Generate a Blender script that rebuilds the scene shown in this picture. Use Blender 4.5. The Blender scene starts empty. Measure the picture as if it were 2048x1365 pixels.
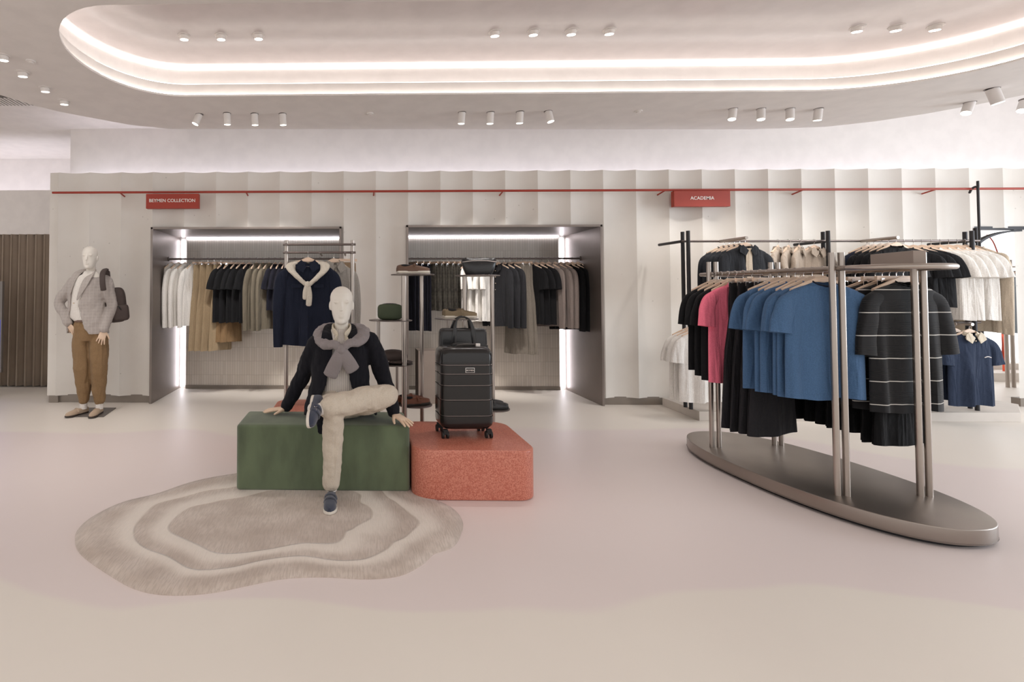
import bpy, bmesh, math, random
from mathutils import Vector, Matrix, Euler
random.seed(7)
PI = math.pi
S = bpy.context.scene
COL = S.collection
# ---------------------------------------------------------------- camera
CX, CY, F, EYE = 680.0, 560.0, 1000.0, 1.40
YAW, PITCH = math.radians(1.2), math.radians(1.43)
cd = bpy.data.cameras.new('camera'); cam = bpy.data.objects.new('camera', cd); COL.objects.link(cam)
cam.location = (0, 0, EYE); cam.rotation_euler = (PI/2 + PITCH, 0, YAW)
cd.sensor_width = 36; cd.lens = 36*F/2048; cd.clip_start = .05
cd.shift_x = (1024-CX)/2048; cd.shift_y = (CY-682.5)/2048
S.camera = cam
ROT = Euler((PI/2 + PITCH, 0, YAW)).to_matrix()
def ray(px, py):
    return ROT @ Vector(((px-CX)/F, -(py-CY)/F, -1))
def FL(px, py, z=0.0):                     # the point of a horizontal plane seen there
    d = ray(px, py); t = (z-EYE)/d.z
    return Vector((d.x*t, d.y*t, z))
def AT(px, py, Y):                         # the point of a frontal plane seen there
    d = ray(px, py); t = Y/d.y
    return Vector((d.x*t, Y, EYE + d.z*t))
# ---------------------------------------------------------------- light
S.view_settings.view_transform = 'Standard'; S.view_settings.look = 'None'
S.view_settings.gamma = 1.0; S.view_settings.use_curve_mapping = False
S.view_settings.exposure = 0.12
w = bpy.data.worlds.new('world'); S.world = w; w.use_nodes = True
wn = w.node_tree; bg = wn.nodes['Background']
bg.inputs[0].default_value = (1.0, .97, .955, 1); bg.inputs[1].default_value = 1.0
S.cycles.max_bounces = 8; S.cycles.diffuse_bounces = 4; S.cycles.glossy_bounces = 3
S.cycles.sample_clamp_indirect = 6.0; S.cycles.use_denoising = True
S.cycles.caustics_reflective = False; S.cycles.caustics_refractive = False
def area(name, loc, rot, sx, sy, power, color):
    l = bpy.data.lights.new(name, 'AREA'); l.shape = 'RECTANGLE'; l.size = sx; l.size_y = sy
    l.energy = power; l.color = color
    o = bpy.data.objects.new(name, l); COL.objects.link(o); o.location = loc; o.rotation_euler = rot
    return o
# daylight from the shop front beyond the right side of the room
area('daylight_right', (10.6, 2.2, 1.9), (0, math.radians(90), 0), 2.8, 4.0, 240, (.80, .90, 1.0))
def spot(loc, target, power, ang=55, color=(1, .955, .915), rad=.05, blend=.8):
    l = bpy.data.lights.new('spot_beam', 'SPOT'); l.energy = power; l.spot_size = math.radians(ang)
    l.spot_blend = blend; l.color = color; l.shadow_soft_size = rad
    o = bpy.data.objects.new('spot_beam', l); COL.objects.link(o); o.location = loc
    o.rotation_euler = (Vector(target)-Vector(loc)).to_track_quat('-Z', 'Y').to_euler()
    return o
# ---------------------------------------------------------------- materials
def lin(c):
    return tuple(((v/255)/12.92 if v/255 <= .04045 else ((v/255+.055)/1.055)**2.4) for v in c)
class NT:
    def __init__(s, name):
        s.m = bpy.data.materials.new(name); s.m.use_nodes = True; s.t = s.m.node_tree
        s.b = s.t.nodes['Principled BSDF']
    def n(s, kind, **kw):
        nd = s.t.nodes.new(kind)
        for k, v in kw.items():
            if k[0] == 'i' and k[1:].isdigit(): nd.inputs[int(k[1:])].default_value = v
            else: setattr(nd, k, v)
        return nd
    def l(s, a, b): s.t.links.new(a, b)
    def set(s, **kw):
        for k, v in kw.items(): s.b.inputs[k.replace('_', ' ')].default_value = v
    def math(s, op, a, b=None, c=None):
        nd = s.t.nodes.new('ShaderNodeMath'); nd.operation = op
        for i, v in enumerate((a, b, c)):
            if v is None: continue
            if isinstance(v, (int, float)): nd.inputs[i].default_value = v
            else: s.l(v, nd.inputs[i])
        return nd.outputs[0]
    def mix(s, f, a, b):
        nd = s.t.nodes.new('ShaderNodeMix'); nd.data_type = 'RGBA'
        if isinstance(f, (int, float)): nd.inputs[0].default_value = f
        else: s.l(f, nd.inputs[0])
        for i, v in ((6, a), (7, b)):
            if isinstance(v, tuple): nd.inputs[i].default_value = (*v[:3], 1)
            else: s.l(v, nd.inputs[i])
        return nd.outputs[2]
    def ramp(s, f, a, b):
        nd = s.t.nodes.new('ShaderNodeMapRange'); nd.inputs[1].default_value = a; nd.inputs[2].default_value = b
        nd.interpolation_type = 'SMOOTHSTEP'; s.l(f, nd.inputs[0]); return nd.outputs[0]
def mat(name, rgb, rough=.6, metal=0., var=.0, vscale=6., bump=0., bscale=40., sheen=0., coat=0., stretch=None, spec=None):
    k = NT(name); c = lin(rgb); k.set(Base_Color=(*c, 1), Roughness=rough, Metallic=metal)
    if sheen: k.set(Sheen_Weight=sheen, Sheen_Roughness=.6)
    if coat: k.set(Coat_Weight=coat, Coat_Roughness=.15)
    if spec is not None: k.set(Specular_IOR_Level=spec)
    tc = k.n('ShaderNodeTexCoord')
    src = tc.outputs['Object']
    if stretch:
        mp = k.n('ShaderNodeMapping'); mp.inputs[3].default_value = stretch; k.l(src, mp.inputs[0]); src = mp.outputs[0]
    nz = k.n('ShaderNodeTexNoise'); nz.inputs['Scale'].default_value = vscale; nz.inputs['Detail'].default_value = 4
    k.l(src, nz.inputs['Vector'])
    v = max(var, .03)
    f = k.ramp(nz.outputs[0], .3, .7)
    k.l(k.mix(f, tuple(x*(1-v) for x in c), tuple(min(1, x*(1+v)) for x in c)), k.b.inputs['Base Color'])
    if bump:
        n2 = k.n('ShaderNodeTexNoise'); n2.inputs['Scale'].default_value = bscale; n2.inputs['Detail'].default_value = 3
        k.l(src, n2.inputs['Vector'])
        bp = k.n('ShaderNodeBump'); bp.inputs['Strength'].default_value = bump; bp.inputs['Distance'].default_value = .01
        k.l(n2.outputs[0], bp.inputs['Height']); k.l(bp.outputs[0], k.b.inputs['Normal'])
    return k.m
def glow(name, rgb, strength):
    k = NT(name); k.set(Base_Color=(*lin(rgb), 1), Roughness=.5, Emission_Color=(*lin(rgb), 1), Emission_Strength=strength)
    return k.m
def cloth(name, rgb, var=.12, stripes=None, ribs=None, sheen=.15, bump=.35):
    k = NT(name); c = lin(rgb); k.set(Roughness=.9, Sheen_Weight=.04, Specular_IOR_Level=.2)
    tc = k.n('ShaderNodeTexCoord'); src = tc.outputs['Object']
    mp = k.n('ShaderNodeMapping'); mp.inputs[3].default_value = (1, 1, .16); k.l(src, mp.inputs[0])
    oi = k.n('ShaderNodeObjectInfo')
    ad = k.n('ShaderNodeVectorMath', operation='ADD'); k.l(mp.outputs[0], ad.inputs[0]); k.l(oi.outputs['Random'], ad.inputs[1])
    big = k.n('ShaderNodeTexNoise'); big.inputs['Scale'].default_value = 13; big.inputs['Detail'].default_value = 2; big.inputs['Distortion'].default_value = .6; k.l(ad.outputs[0], big.inputs['Vector'])
    mid = k.n('ShaderNodeTexNoise'); mid.inputs['Scale'].default_value = 7; mid.inputs['Detail'].default_value = 3; k.l(src, mid.inputs['Vector'])
    fine = k.n('ShaderNodeTexNoise'); fine.inputs['Scale'].default_value = 160; fine.inputs['Detail'].default_value = 2; k.l(src, fine.inputs['Vector'])
    f = k.ramp(fine.outputs[0], .3, .7); v = max(var*.8, .05)
    k.l(k.mix(f, tuple(x*(1-v) for x in c), tuple(min(1, x*(1+v)) for x in c)), k.b.inputs['Base Color'])
    h = k.math('ADD', k.math('ADD', k.math('MULTIPLY', big.outputs[0], 1.0), k.math('MULTIPLY', mid.outputs[0], .5)), k.math('MULTIPLY', fine.outputs[0], .04*bump/.35))
    bp = k.n('ShaderNodeBump'); bp.inputs['Strength'].default_value = .8; bp.inputs['Distance'].default_value = .035
    k.l(h, bp.inputs['Height']); k.l(bp.outputs[0], k.b.inputs['Normal'])
    return k.m
M = {}
M['wall'] = None
def build_materials():
    # plaster of the fluted wall, with small air holes
    k = NT('plaster'); tc = k.n('ShaderNodeTexCoord'); k.set(Roughness=.75, Specular_IOR_Level=.3)
    n1 = k.n('ShaderNodeTexNoise'); n1.inputs['Scale'].default_value = 1.4; n1.inputs['Detail'].default_value = 6; k.l(tc.outputs['Object'], n1.inputs['Vector'])
    vo = k.n('ShaderNodeTexVoronoi'); vo.inputs['Scale'].default_value = 9; k.l(tc.outputs['Object'], vo.inputs['Vector'])
    n3 = k.n('ShaderNodeTexNoise'); n3.inputs['Scale'].default_value = 2.3; k.l(tc.outputs['Object'], n3.inputs['Vector'])
    hole = k.math('MULTIPLY', k.math('LESS_THAN', vo.outputs['Distance'], .075), k.math('GREATER_THAN', n3.outputs[0], .54))
    c = k.mix(k.ramp(n1.outputs[0], .3, .7), lin((218, 212, 204)), lin((226, 221, 214)))
    k.l(k.mix(k.math('MULTIPLY', hole, .35), c, lin((150, 142, 132))), k.b.inputs['Base Color'])
    bp = k.n('ShaderNodeBump'); bp.inputs['Strength'].default_value = .3; bp.inputs['Distance'].default_value = .01
    k.l(k.math('SUBTRACT', n1.outputs[0], hole), bp.inputs['Height']); k.l(bp.outputs[0], k.b.inputs['Normal'])
    M['wall'] = k.m
    # poured floor: broad wavy fields of pink and cream
    k = NT('poured_floor'); tc = k.n('ShaderNodeTexCoord'); k.set(Roughness=.42, Specular_IOR_Level=.35)
    sp = k.n('ShaderNodeSeparateXYZ'); k.l(tc.outputs['Object'], sp.inputs[0])
    n1 = k.n('ShaderNodeTexNoise'); n1.inputs['Scale'].default_value = .55; n1.inputs['Detail'].default_value = 1.5; k.l(tc.outputs['Object'], n1.inputs['Vector'])
    n2 = k.n('ShaderNodeTexNoise'); n2.inputs['Scale'].default_value = .35; n2.inputs['Detail'].default_value = 1; k.l(tc.outputs['Object'], n2.inputs['Vector'])
    yy = k.math('ADD', sp.outputs[1], k.math('MULTIPLY', k.math('SUBTRACT', n1.outputs[0], .5), 1.1))
    y2 = k.math('ADD', sp.outputs[1], k.math('MULTIPLY', k.math('SUBTRACT', n2.outputs[0], .5), 5.0))
    a = k.ramp(yy, 2.26, 2.32); b = k.ramp(y2, 4.7, 4.5)
    b = k.math('SUBTRACT', 1.0, k.ramp(y2, 4.5, 4.75))
    pink = k.math('MULTIPLY', a, b)
    n3 = k.n('ShaderNodeTexNoise'); n3.inputs['Scale'].default_value = 2.0; n3.inputs['Detail'].default_value = 5; k.l(tc.outputs['Object'], n3.inputs['Vector'])
    base = k.mix(pink, lin((232, 225, 215)), lin((227, 215, 212)))
    base = k.mix(k.math('MULTIPLY', n3.outputs[0], .25), base, lin((220, 206, 199)))
    k.l(base, k.b.inputs['Base Color'])
    bp = k.n('ShaderNodeBump'); bp.inputs['Strength'].default_value = .05; bp.inputs['Distance'].default_value = .01
    k.l(n3.outputs[0], bp.inputs['Height']); k.l(bp.outputs[0], k.b.inputs['Normal'])
    M['floor'] = k.m
    M['paint'] = mat('white_paint', (222, 216, 212), .6, bump=.04, bscale=30)
    M['ceil_in'] = mat('satin_ceiling', (205, 196, 194), .22, bump=.01, bscale=3)
    M['led'] = glow('led_white', (255, 251, 248), 3.2)
    M['led_lip'] = glow('led_lip', (255, 248, 240), 7)
    M['led_trough'] = glow('led_trough', (240, 240, 255), 9)
    M['led_cool'] = glow('led_cool', (246, 244, 255), 9)
    M['led_line'] = glow('led_line', (255, 248, 244), 3)
    M['lens'] = glow('lamp_lens', (255, 250, 240), 5)
    M['metal_niche'] = mat('bronzed_steel', (140, 130, 124), .38, .75, var=.08, vscale=2, bump=.02, bscale=20)
    M['skirt'] = mat('grey_skirting', (138, 128, 118), .5, .2)
    M['steel'] = mat('brushed_steel', (176, 166, 158), .30, .9, var=.06, vscale=8, stretch=(1, 1, .05), bump=.03, bscale=120)
    M['steel_base'] = mat('brushed_steel_plate', (158, 148, 140), .34, .85, var=.07, vscale=2, bump=.03, bscale=60)
    M['steel_dark'] = mat('dark_steel', (120, 110, 106), .35, .8, var=.05)
    M['black_metal'] = mat('black_metal', (46, 44, 46), .45, .4)
    M['chrome'] = mat('chrome', (225, 222, 220), .2, .95)
    M['wood'] = mat('pale_wood', (228, 200, 176), .5, var=.12, vscale=14, stretch=(1, 6, 8))
    M['rail_red'] = mat('brick_red_paint', (158, 52, 34), .45)
    M['letter'] = mat('white_lettering', (240, 232, 226), .5)
    M['velvet'] = mat('green_velvet', (86, 98, 72), .85, var=.28, vscale=3.2, stretch=(1.6, 1, .6), sheen=.25, bump=.1, bscale=200)
    M['plate'] = mat('grey_plate', (120, 114, 110), .5, .4)
    M['platform'] = mat('pale_plinth', (206, 197, 188), .6, bump=.03)
    M['curtain'] = mat('taupe_curtain', (152, 136, 120), .9, bump=.2, bscale=160, sheen=.2)
    M['taupe_box'] = mat('taupe_laminate', (160, 146, 136), .5)
    # terracotta terrazzo
    k = NT('terracotta_terrazzo'); tc = k.n('ShaderNodeTexCoord'); k.set(Roughness=.32)
    n1 = k.n('ShaderNodeTexNoise'); n1.inputs['Scale'].default_value = 130; n1.inputs['Detail'].default_value = 4; k.l(tc.outputs['Object'], n1.inputs['Vector'])
    n0 = k.n('ShaderNodeTexNoise'); n0.inputs['Scale'].default_value = 4; k.l(tc.outputs['Object'], n0.inputs['Vector'])
    vo = k.n('ShaderNodeTexVoronoi'); vo.inputs['Scale'].default_value = 70; k.l(tc.outputs['Object'], vo.inputs['Vector'])
    dot = k.math('LESS_THAN', vo.outputs['Distance'], .13)
    c = k.mix(k.ramp(n1.outputs[0], .35, .65), lin((180, 102, 84)), lin((212, 142, 120)))
    c = k.mix(k.math('MULTIPLY', n0.outputs[0], .35), c, lin((186, 88, 68)))
    k.l(k.mix(k.math('MULTIPLY', dot, .7), c, lin((100, 36, 30))), k.b.inputs['Base Color'])
    M['terra'] = k.m
    # upright glossy finger tiles
    k = NT('finger_tiles'); tc = k.n('ShaderNodeTexCoord')
    mp = k.n('ShaderNodeMapping'); mp.inputs[2].default_value = (PI/2, 0, 0); k.l(tc.outputs['Object'], mp.inputs[0])
    br = k.n('ShaderNodeTexBrick'); br.offset = 0; br.inputs['Scale'].default_value = 1
    br.inputs['Brick Width'].default_value = .035; br.inputs['Row Height'].default_value = .20
    br.inputs['Mortar Size'].default_value = .0016; br.inputs['Mortar Smooth'].default_value = .3
    br.inputs['Color1'].default_value = (*lin((214, 204, 192)), 1); br.inputs['Color2'].default_value = (*lin((222, 213, 202)), 1)
    br.inputs['Mortar'].default_value = (*lin((176, 166, 154)), 1)
    k.l(mp.outputs[0], br.inputs['Vector']); k.l(br.outputs[0], k.b.inputs['Base Color'])
    wn_ = k.n('ShaderNodeTexWhiteNoise')
    n1 = k.n('ShaderNodeTexNoise'); n1.inputs['Scale'].default_value = 14; k.l(tc.outputs['Object'], n1.inputs['Vector'])
    bp = k.n('ShaderNodeBump'); bp.inputs['Strength'].default_value = .35; bp.inputs['Distance'].default_value = .006
    k.l(k.math('SUBTRACT', n1.outputs[0], br.outputs['Fac']), bp.inputs['Height']); k.l(bp.outputs[0], k.b.inputs['Normal'])
    k.set(Roughness=.16, Coat_Weight=.4, Coat_Roughness=.08)
    M['tiles'] = k.m
    # rug
    k = NT('carved_rug'); tc = k.n('ShaderNodeTexCoord'); k.set(Roughness=.95, Sheen_Weight=.3, Specular_IOR_Level=.2)
    at = k.n('ShaderNodeAttribute', attribute_name='ring'); r = at.outputs['Fac']
    n1 = k.n('ShaderNodeTexNoise'); n1.inputs['Scale'].default_value = 1.6; n1.inputs['Detail'].default_value = 1; k.l(tc.outputs['Object'], n1.inputs['Vector'])
    rr = k.math('ADD', r, k.math('MULTIPLY', k.math('SUBTRACT', n1.outputs[0], .5), .42))
    def band(a, b, s=.02):
        hard = k.ramp(rr, a, a+s); soft = k.math('SUBTRACT', 1.0, k.ramp(rr, b-.12, b)); return k.math('MULTIPLY', hard, soft)
    bands = k.math('MAXIMUM', band(.50, .68), band(.72, .88))
    n2 = k.n('ShaderNodeTexNoise'); n2.inputs['Scale'].default_value = 60; n2.inputs['Detail'].default_value = 3
    mp = k.n('ShaderNodeMapping'); mp.inputs[3].default_value = (2.2, .22, 1); k.l(tc.outputs['Object'], mp.inputs[0]); k.l(mp.outputs[0], n2.inputs['Vector'])
    n4 = k.n('ShaderNodeTexNoise'); n4.inputs['Scale'].default_value = 5; n4.inputs['Detail'].default_value = 4; k.l(tc.outputs['Object'], n4.inputs['Vector'])
    c = k.mix(k.ramp(n4.outputs[0], .3, .7), lin((186, 170, 158)), lin((206, 192, 181)))
    c = k.mix(k.math('MULTIPLY', k.ramp(n2.outputs[0], .42, .62), .35), c, lin((160, 144, 132)))
    c = k.mix(k.math('MULTIPLY', bands, .75), c, lin((232, 222, 211)))
    k.l(c, k.b.inputs['Base Color'])
    bp = k.n('ShaderNodeBump'); bp.inputs['Strength'].default_value = .7; bp.inputs['Distance'].default_value = .01
    k.l(k.math('ADD', k.math('MULTIPLY', n2.outputs[0], .6), bands), bp.inputs['Height']); k.l(bp.outputs[0], k.b.inputs['Normal'])
    M['rug'] = k.m
    # garments
    for nm, c in dict(white=(232, 228, 222), cream=(214, 202, 182), khaki=(160, 140, 112), brown=(136, 110, 80), black=(26, 26, 28),
                      olive=(112, 104, 90), navy=(30, 35, 50), charcoal=(42, 42, 45), grey_trouser=(128, 120, 110), mauve=(140, 128, 122),
                      camo=(64, 62, 50), darknavy=(28, 28, 38), pink=(255, 126, 150), blackpant=(40, 39, 42), blue=(76, 106, 142),
                      beige=(172, 158, 144), bomber=(46, 48, 52), whitetee=(226, 221, 214), polo=(44, 54, 74), palegrey=(150, 162, 172),
                      sand=(205, 190, 170), tan=(150, 128, 104), stripe_grey=(165, 158, 150), jetblack=(16, 16, 18)).items():
        M[nm] = cloth('cloth_'+nm, c)
    M['camo'] = mat('cloth_camo', (60, 56, 49), .85, var=.4, vscale=26, bump=.3, bscale=60)
    def striped(name, base, line, coord, period, frac, thick_noise=0, offset=0, ribs=False):
        k = NT(name); tc = k.n('ShaderNodeTexCoord'); k.set(Roughness=.9, Specular_IOR_Level=.2, Sheen_Weight=.15)
        sp = k.n('ShaderNodeSeparateXYZ'); k.l(tc.outputs['Object'], sp.inputs[0])
        s = k.math('FRACT', k.math('ADD', k.math('DIVIDE', sp.outputs[coord], period), offset))
        f = k.math('LESS_THAN', s, frac)
        c = k.mix(f, lin(base), lin(line)); k.l(c, k.b.inputs['Base Color'])
        bp = k.n('ShaderNodeBump'); bp.inputs['Strength'].default_value = .6; bp.inputs['Distance'].default_value = .004
        if ribs:
            s2 = k.math('SINE', k.math('MULTIPLY', sp.outputs[2], 560))
            win = k.math('LESS_THAN', s, .6); k.l(k.math('MULTIPLY', s2, win), bp.inputs['Height'])
        else:
            nz = k.n('ShaderNodeTexNoise'); nz.inputs['Scale'].default_value = 100; k.l(tc.outputs['Object'], nz.inputs['Vector']); k.l(nz.outputs[0], bp.inputs['Height'])
        k.l(bp.outputs[0], k.b.inputs['Normal']); return k.m
    M['knit_stripe'] = striped('striped_knit', (34, 34, 36), (225, 222, 216), 2, .148, .038, offset=.939, ribs=True)
    M['shirt_stripe'] = striped('striped_shirt', (212, 204, 196), (140, 136, 136), 0, .014, .22)
    M['grey_knit'] = striped('grey_rib_knit', (132, 124, 124), (146, 138, 138), 0, .006, .4)
    k = NT('jacket_check'); tc = k.n('ShaderNodeTexCoord'); k.set(Roughness=.9, Specular_IOR_Level=.2)
    sp = k.n('ShaderNodeSeparateXYZ'); k.l(tc.outputs['Object'], sp.inputs[0])
    nz = k.n('ShaderNodeTexNoise'); nz.inputs['Scale'].default_value = 40; k.l(tc.outputs['Object'], nz.inputs['Vector'])
    f1 = k.math('LESS_THAN', k.math('FRACT', k.math('DIVIDE', sp.outputs[0], .034)), .12)
    f2 = k.math('LESS_THAN', k.math('FRACT', k.math('DIVIDE', sp.outputs[2], .034)), .12)
    f = k.math('ADD', k.math('MULTIPLY', k.math('MAXIMUM', f1, f2), .35), k.math('MULTIPLY', nz.outputs[0], .5))
    k.l(k.mix(f, lin((164, 156, 151)), lin((196, 188, 182))), k.b.inputs['Base Color'])
    M['check'] = k.m
    M['mannequin'] = mat('mannequin_white', (228, 222, 212), .5)
    M['hand'] = mat('mannequin_hand', (226, 198, 172), .5)
    M['stone_trouser'] = cloth('cloth_stone', (200, 188, 172), var=.05)
    M['jacket_navy'] = cloth('cloth_jacket', (25, 25, 31), var=.1)
    M['suede_navy'] = mat('navy_suede', (34, 40, 60), .85, sheen=.3)
    M['sole'] = mat('pale_sole', (214, 206, 194), .6)
    M['darksole'] = mat('dark_sole', (60, 50, 44), .6)
    M['suede_beige'] = mat('beige_suede', (186, 164, 142), .85)
    M['leather_brown'] = mat('brown_leather', (98, 72, 56), .5, var=.15)
    M['leather_tan'] = mat('olive_tan_suede', (132, 116, 92), .8, var=.12)
    M['leather_cognac'] = mat('cognac_leather', (120, 70, 46), .45, var=.2)
    M['leather_black'] = mat('black_leather', (26, 26, 28), .32, coat=.2, bump=.15, bscale=120)
    M['nylon_green'] = mat('green_nylon', (64, 74, 52), .7, bump=.2, bscale=30)
    M['bag_brown'] = mat('dark_brown_canvas', (66, 54, 50), .7, bump=.2)
    M['case'] = mat('gloss_black_shell', (30, 28, 28), .2, .0, coat=.25, spec=.35, bump=.02, bscale=14)
    M['case_edge'] = mat('case_ridge', (110, 102, 100), .2, .6)
    M['rubber'] = mat('black_rubber', (22, 22, 22), .6)
    M['sock'] = cloth('cloth_sock', (228, 222, 216))
    M['dark'] = mat('dark_void', (20, 19, 19), .9)
build_materials()
# ---------------------------------------------------------------- mesh helpers
class MB:
    def __init__(s): s.v = []; s.f = []; s.attr = None
    def box(s, x0, x1, y0, y1, z0, z1):
        b = len(s.v)
        s.v += [(x0,y0,z0),(x1,y0,z0),(x1,y1,z0),(x0,y1,z0),(x0,y0,z1),(x1,y0,z1),(x1,y1,z1),(x0,y1,z1)]
        s.f += [tuple(b+i for i in q) for q in ((0,3,2,1),(4,5,6,7),(0,1,5,4),(1,2,6,5),(2,3,7,6),(3,0,4,7))]
        return s
    def rings(s, rings, cap0=True, cap1=True, closed=True):
        n = len(rings[0]); b = len(s.v)
        for r in rings: s.v += [tuple(p) for p in r]
        for i in range(len(rings)-1):
            for j in range(n if closed else n-1):
                k = (j+1) % n
                s.f.append((b+i*n+j, b+i*n+k, b+(i+1)*n+k, b+(i+1)*n+j))
        if closed and cap0: s.f.append(tuple(b+j for j in range(n))[::-1])
        if closed and cap1: s.f.append(tuple(b+(len(rings)-1)*n+j for j in range(n)))
        return s
    def cyl(s, p0, p1, r0, r1=None, n=16):
        r1 = r0 if r1 is None else r1
        p0, p1 = Vector(p0), Vector(p1); d = (p1-p0).normalized()
        a = d.orthogonal().normalized(); c = d.cross(a)
        return s.rings([[p + (a*math.cos(2*PI*j/n) + c*math.sin(2*PI*j/n))*r for j in range(n)] for p, r in ((p0, r0), (p1, r1))])
    def tube(s, pts, rad, n=12, sub=4, up=None, round_ends=True, power=1.0):
        """smooth tube through pts; rad: number or list of numbers or (across, along up)"""
        P = [Vector(p) for p in pts]
        R = rad if isinstance(rad, list) else [rad]*len(P)
        R = [r if isinstance(r, tuple) else (r, r) for r in R]
        Q, RR = [], []
        def cr(a, b, c, d, t): return .5*((2*b) + (c-a)*t + (2*a-5*b+4*c-d)*t*t + (3*b-a-3*c+d)*t**3)
        m = len(P)
        for i in range(m-1):
            p = [P[max(i-1, 0)], P[i], P[i+1], P[min(i+2, m-1)]]
            q = [R[max(i-1, 0)], R[i], R[i+1], R[min(i+2, m-1)]]
            for k in range(sub):
                t = k/sub
                Q.append(cr(*p, t)); RR.append(tuple(max(.0005, cr(q[0][c], q[1][c], q[2][c], q[3][c], t)) for c in (0, 1)))
        Q.append(P[-1]); RR.append(R[-1])
        T = [(Q[min(i+1, len(Q)-1)]-Q[max(i-1, 0)]).normalized() for i in range(len(Q))]
        rings = []
        a = Vector(up) if up else T[0].orthogonal()
        for i, (q, t, r) in enumerate(zip(Q, T, RR)):
            u = a - t*a.dot(t)
            u = u.normalized() if u.length > 1e-5 else t.orthogonal().normalized()
            if not up: a = u
            w_ = t.cross(u)
            ring = []
            for j in range(n):
                cc, ss = math.cos(2*PI*j/n), math.sin(2*PI*j/n)
                if power != 1.0:
                    cc = math.copysign(abs(cc)**power, cc); ss = math.copysign(abs(ss)**power, ss)
                ring.append(q + w_*cc*r[0] + u*ss*r[1])
            rings.append(ring)
        if round_ends:
            def cap(ring, q, t, r, sg):
                out = []
                for f, g in ((.5, .8), (.8, .45)):
                    out.append([q + (p-q)*(g if g < 1 else 1) + t*sg*min(r)*f for p in ring])
                return out
            e0 = cap(rings[0], Q[0], T[0], RR[0], -1)[::-1]; e1 = cap(rings[-1], Q[-1], T[-1], RR[-1], 1)
            rings = e0 + rings + e1
        return s.rings(rings)
    def ell(s, c, r, n=20, m=12, e1=1., e2=1.):
        c = Vector(c); rings = []
        for i in range(m+1):
            a = -PI/2 + PI*i/m; a = max(min(a, PI/2-.02), -PI/2+.02)
            ca = math.cos(a)**e1; sa = math.copysign(abs(math.sin(a))**e1, math.sin(a))
            rings.append([c + Vector((r[0]*ca*math.copysign(abs(math.cos(b))**e2, math.cos(b)), r[1]*ca*math.copysign(abs(math.sin(b))**e2, math.sin(b)), r[2]*sa)) for b in (2*PI*j/n for j in range(n))])
        return s.rings(rings)
    def prism(s, outline, z0, z1):
        n = len(outline)
        return s.rings([[(x, y, z0) for x, y in outline], [(x, y, z1) for x, y in outline]])
    def plate(s, outline, z0, z1, bev=.0, seg=3):
        """horizontal plate of the given outline with rounded rims"""
        cx = sum(p[0] for p in outline)/len(outline); cy = sum(p[1] for p in outline)/len(outline)
        def ins(d):
            out = []; n = len(outline)
            for i, (x, y) in enumerate(outline):
                ax, ay = outline[i-1]; bx, by = outline[(i+1) % n]
                tx, ty = bx-ax, by-ay; l = math.hypot(tx, ty) or 1
                out.append((x - ty/l*d*sg, y + tx/l*d*sg))
            return out
        A = sum(outline[i-1][0]*outline[i][1]-outline[i][0]*outline[i-1][1] for i in range(len(outline)))
        sg = 1 if A > 0 else -1
        R = []
        prof = [(bev*(1-math.sin(PI/2*i/seg)), z0 + bev*(1-math.cos(PI/2*i/seg))) for i in range(seg+1)]
        prof = [(bev*(1-math.sin(PI/2*i/seg)), z0 + bev - bev*math.cos(PI/2*i/seg)) for i in range(seg+1)]
        prof += [(bev*(1-math.cos(PI/2*i/seg)), z1 - bev + bev*math.sin(PI/2*i/seg)) for i in range(seg+1)]
        if bev == 0: prof = [(0, z0), (0, z1)]
        return s.rings([[(x, y, z) for x, y in ins(d)] for d, z in prof])
    def build(s, name, m, parent=None, smooth=True, bevel=0, mods=None, loc=None, rot=None):
        me = bpy.data.meshes.new(name); me.from_pydata(s.v, [], s.f)
        bm = bmesh.new(); bm.from_mesh(me); bmesh.ops.recalc_face_normals(bm, faces=bm.faces); bm.to_mesh(me); bm.free()
        if smooth:
            me.polygons.foreach_set('use_smooth', [True]*len(me.polygons))
        me.materials.append(m)
        o = bpy.data.objects.new(name, me); COL.objects.link(o)
        if parent: o.parent = parent
        if loc is not None: o.location = loc
        if rot is not None: o.rotation_euler = rot
        if bevel:
            b = o.modifiers.new('bevel', 'BEVEL'); b.width = bevel; b.segments = 3; b.limit_method = 'ANGLE'
        if smooth:
            try: me.set_sharp_from_angle(angle=math.radians(38))
            except Exception: pass
        return o
def remesh(o, vox, smooth=4, disp=0, dsize=.12):
    r = o.modifiers.new('remesh', 'REMESH'); r.mode = 'VOXEL'; r.voxel_size = vox; r.use_smooth_shade = True
    if smooth:
        k = o.modifiers.new('smooth', 'SMOOTH'); k.iterations = smooth; k.factor = .5
    if disp:
        t = bpy.data.textures.new('folds', 'CLOUDS'); t.noise_scale = dsize; t.noise_depth = 2
        d = o.modifiers.new('folds', 'DISPLACE'); d.texture = t; d.strength = disp; d.mid_level = .5; d.texture_coords = 'LOCAL'
    return o
def tag(o, label=None, cat=None, group=None, kind=None):
    if label: o['label'] = label
    if cat: o['category'] = cat
    if group: o['group'] = group
    if kind: o['kind'] = kind
    return o
def thing(name, label, cat, loc=(0, 0, 0), rz=0, group=None):
    o = bpy.data.objects.new(name, None); COL.objects.link(o); o.empty_display_size = .1
    o.location = loc; o.rotation_euler = (0, 0, rz)
    return tag(o, label, cat, group)
def struct(o):
    o['kind'] = 'structure'; return o
def dup(root):
    r = root.copy(); COL.objects.link(r)
    for ch in list(root.children):
        c = ch.copy(); COL.objects.link(c); c.parent = r
        for g in ch.children:
            d = g.copy(); COL.objects.link(d); d.parent = c
    return r
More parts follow.
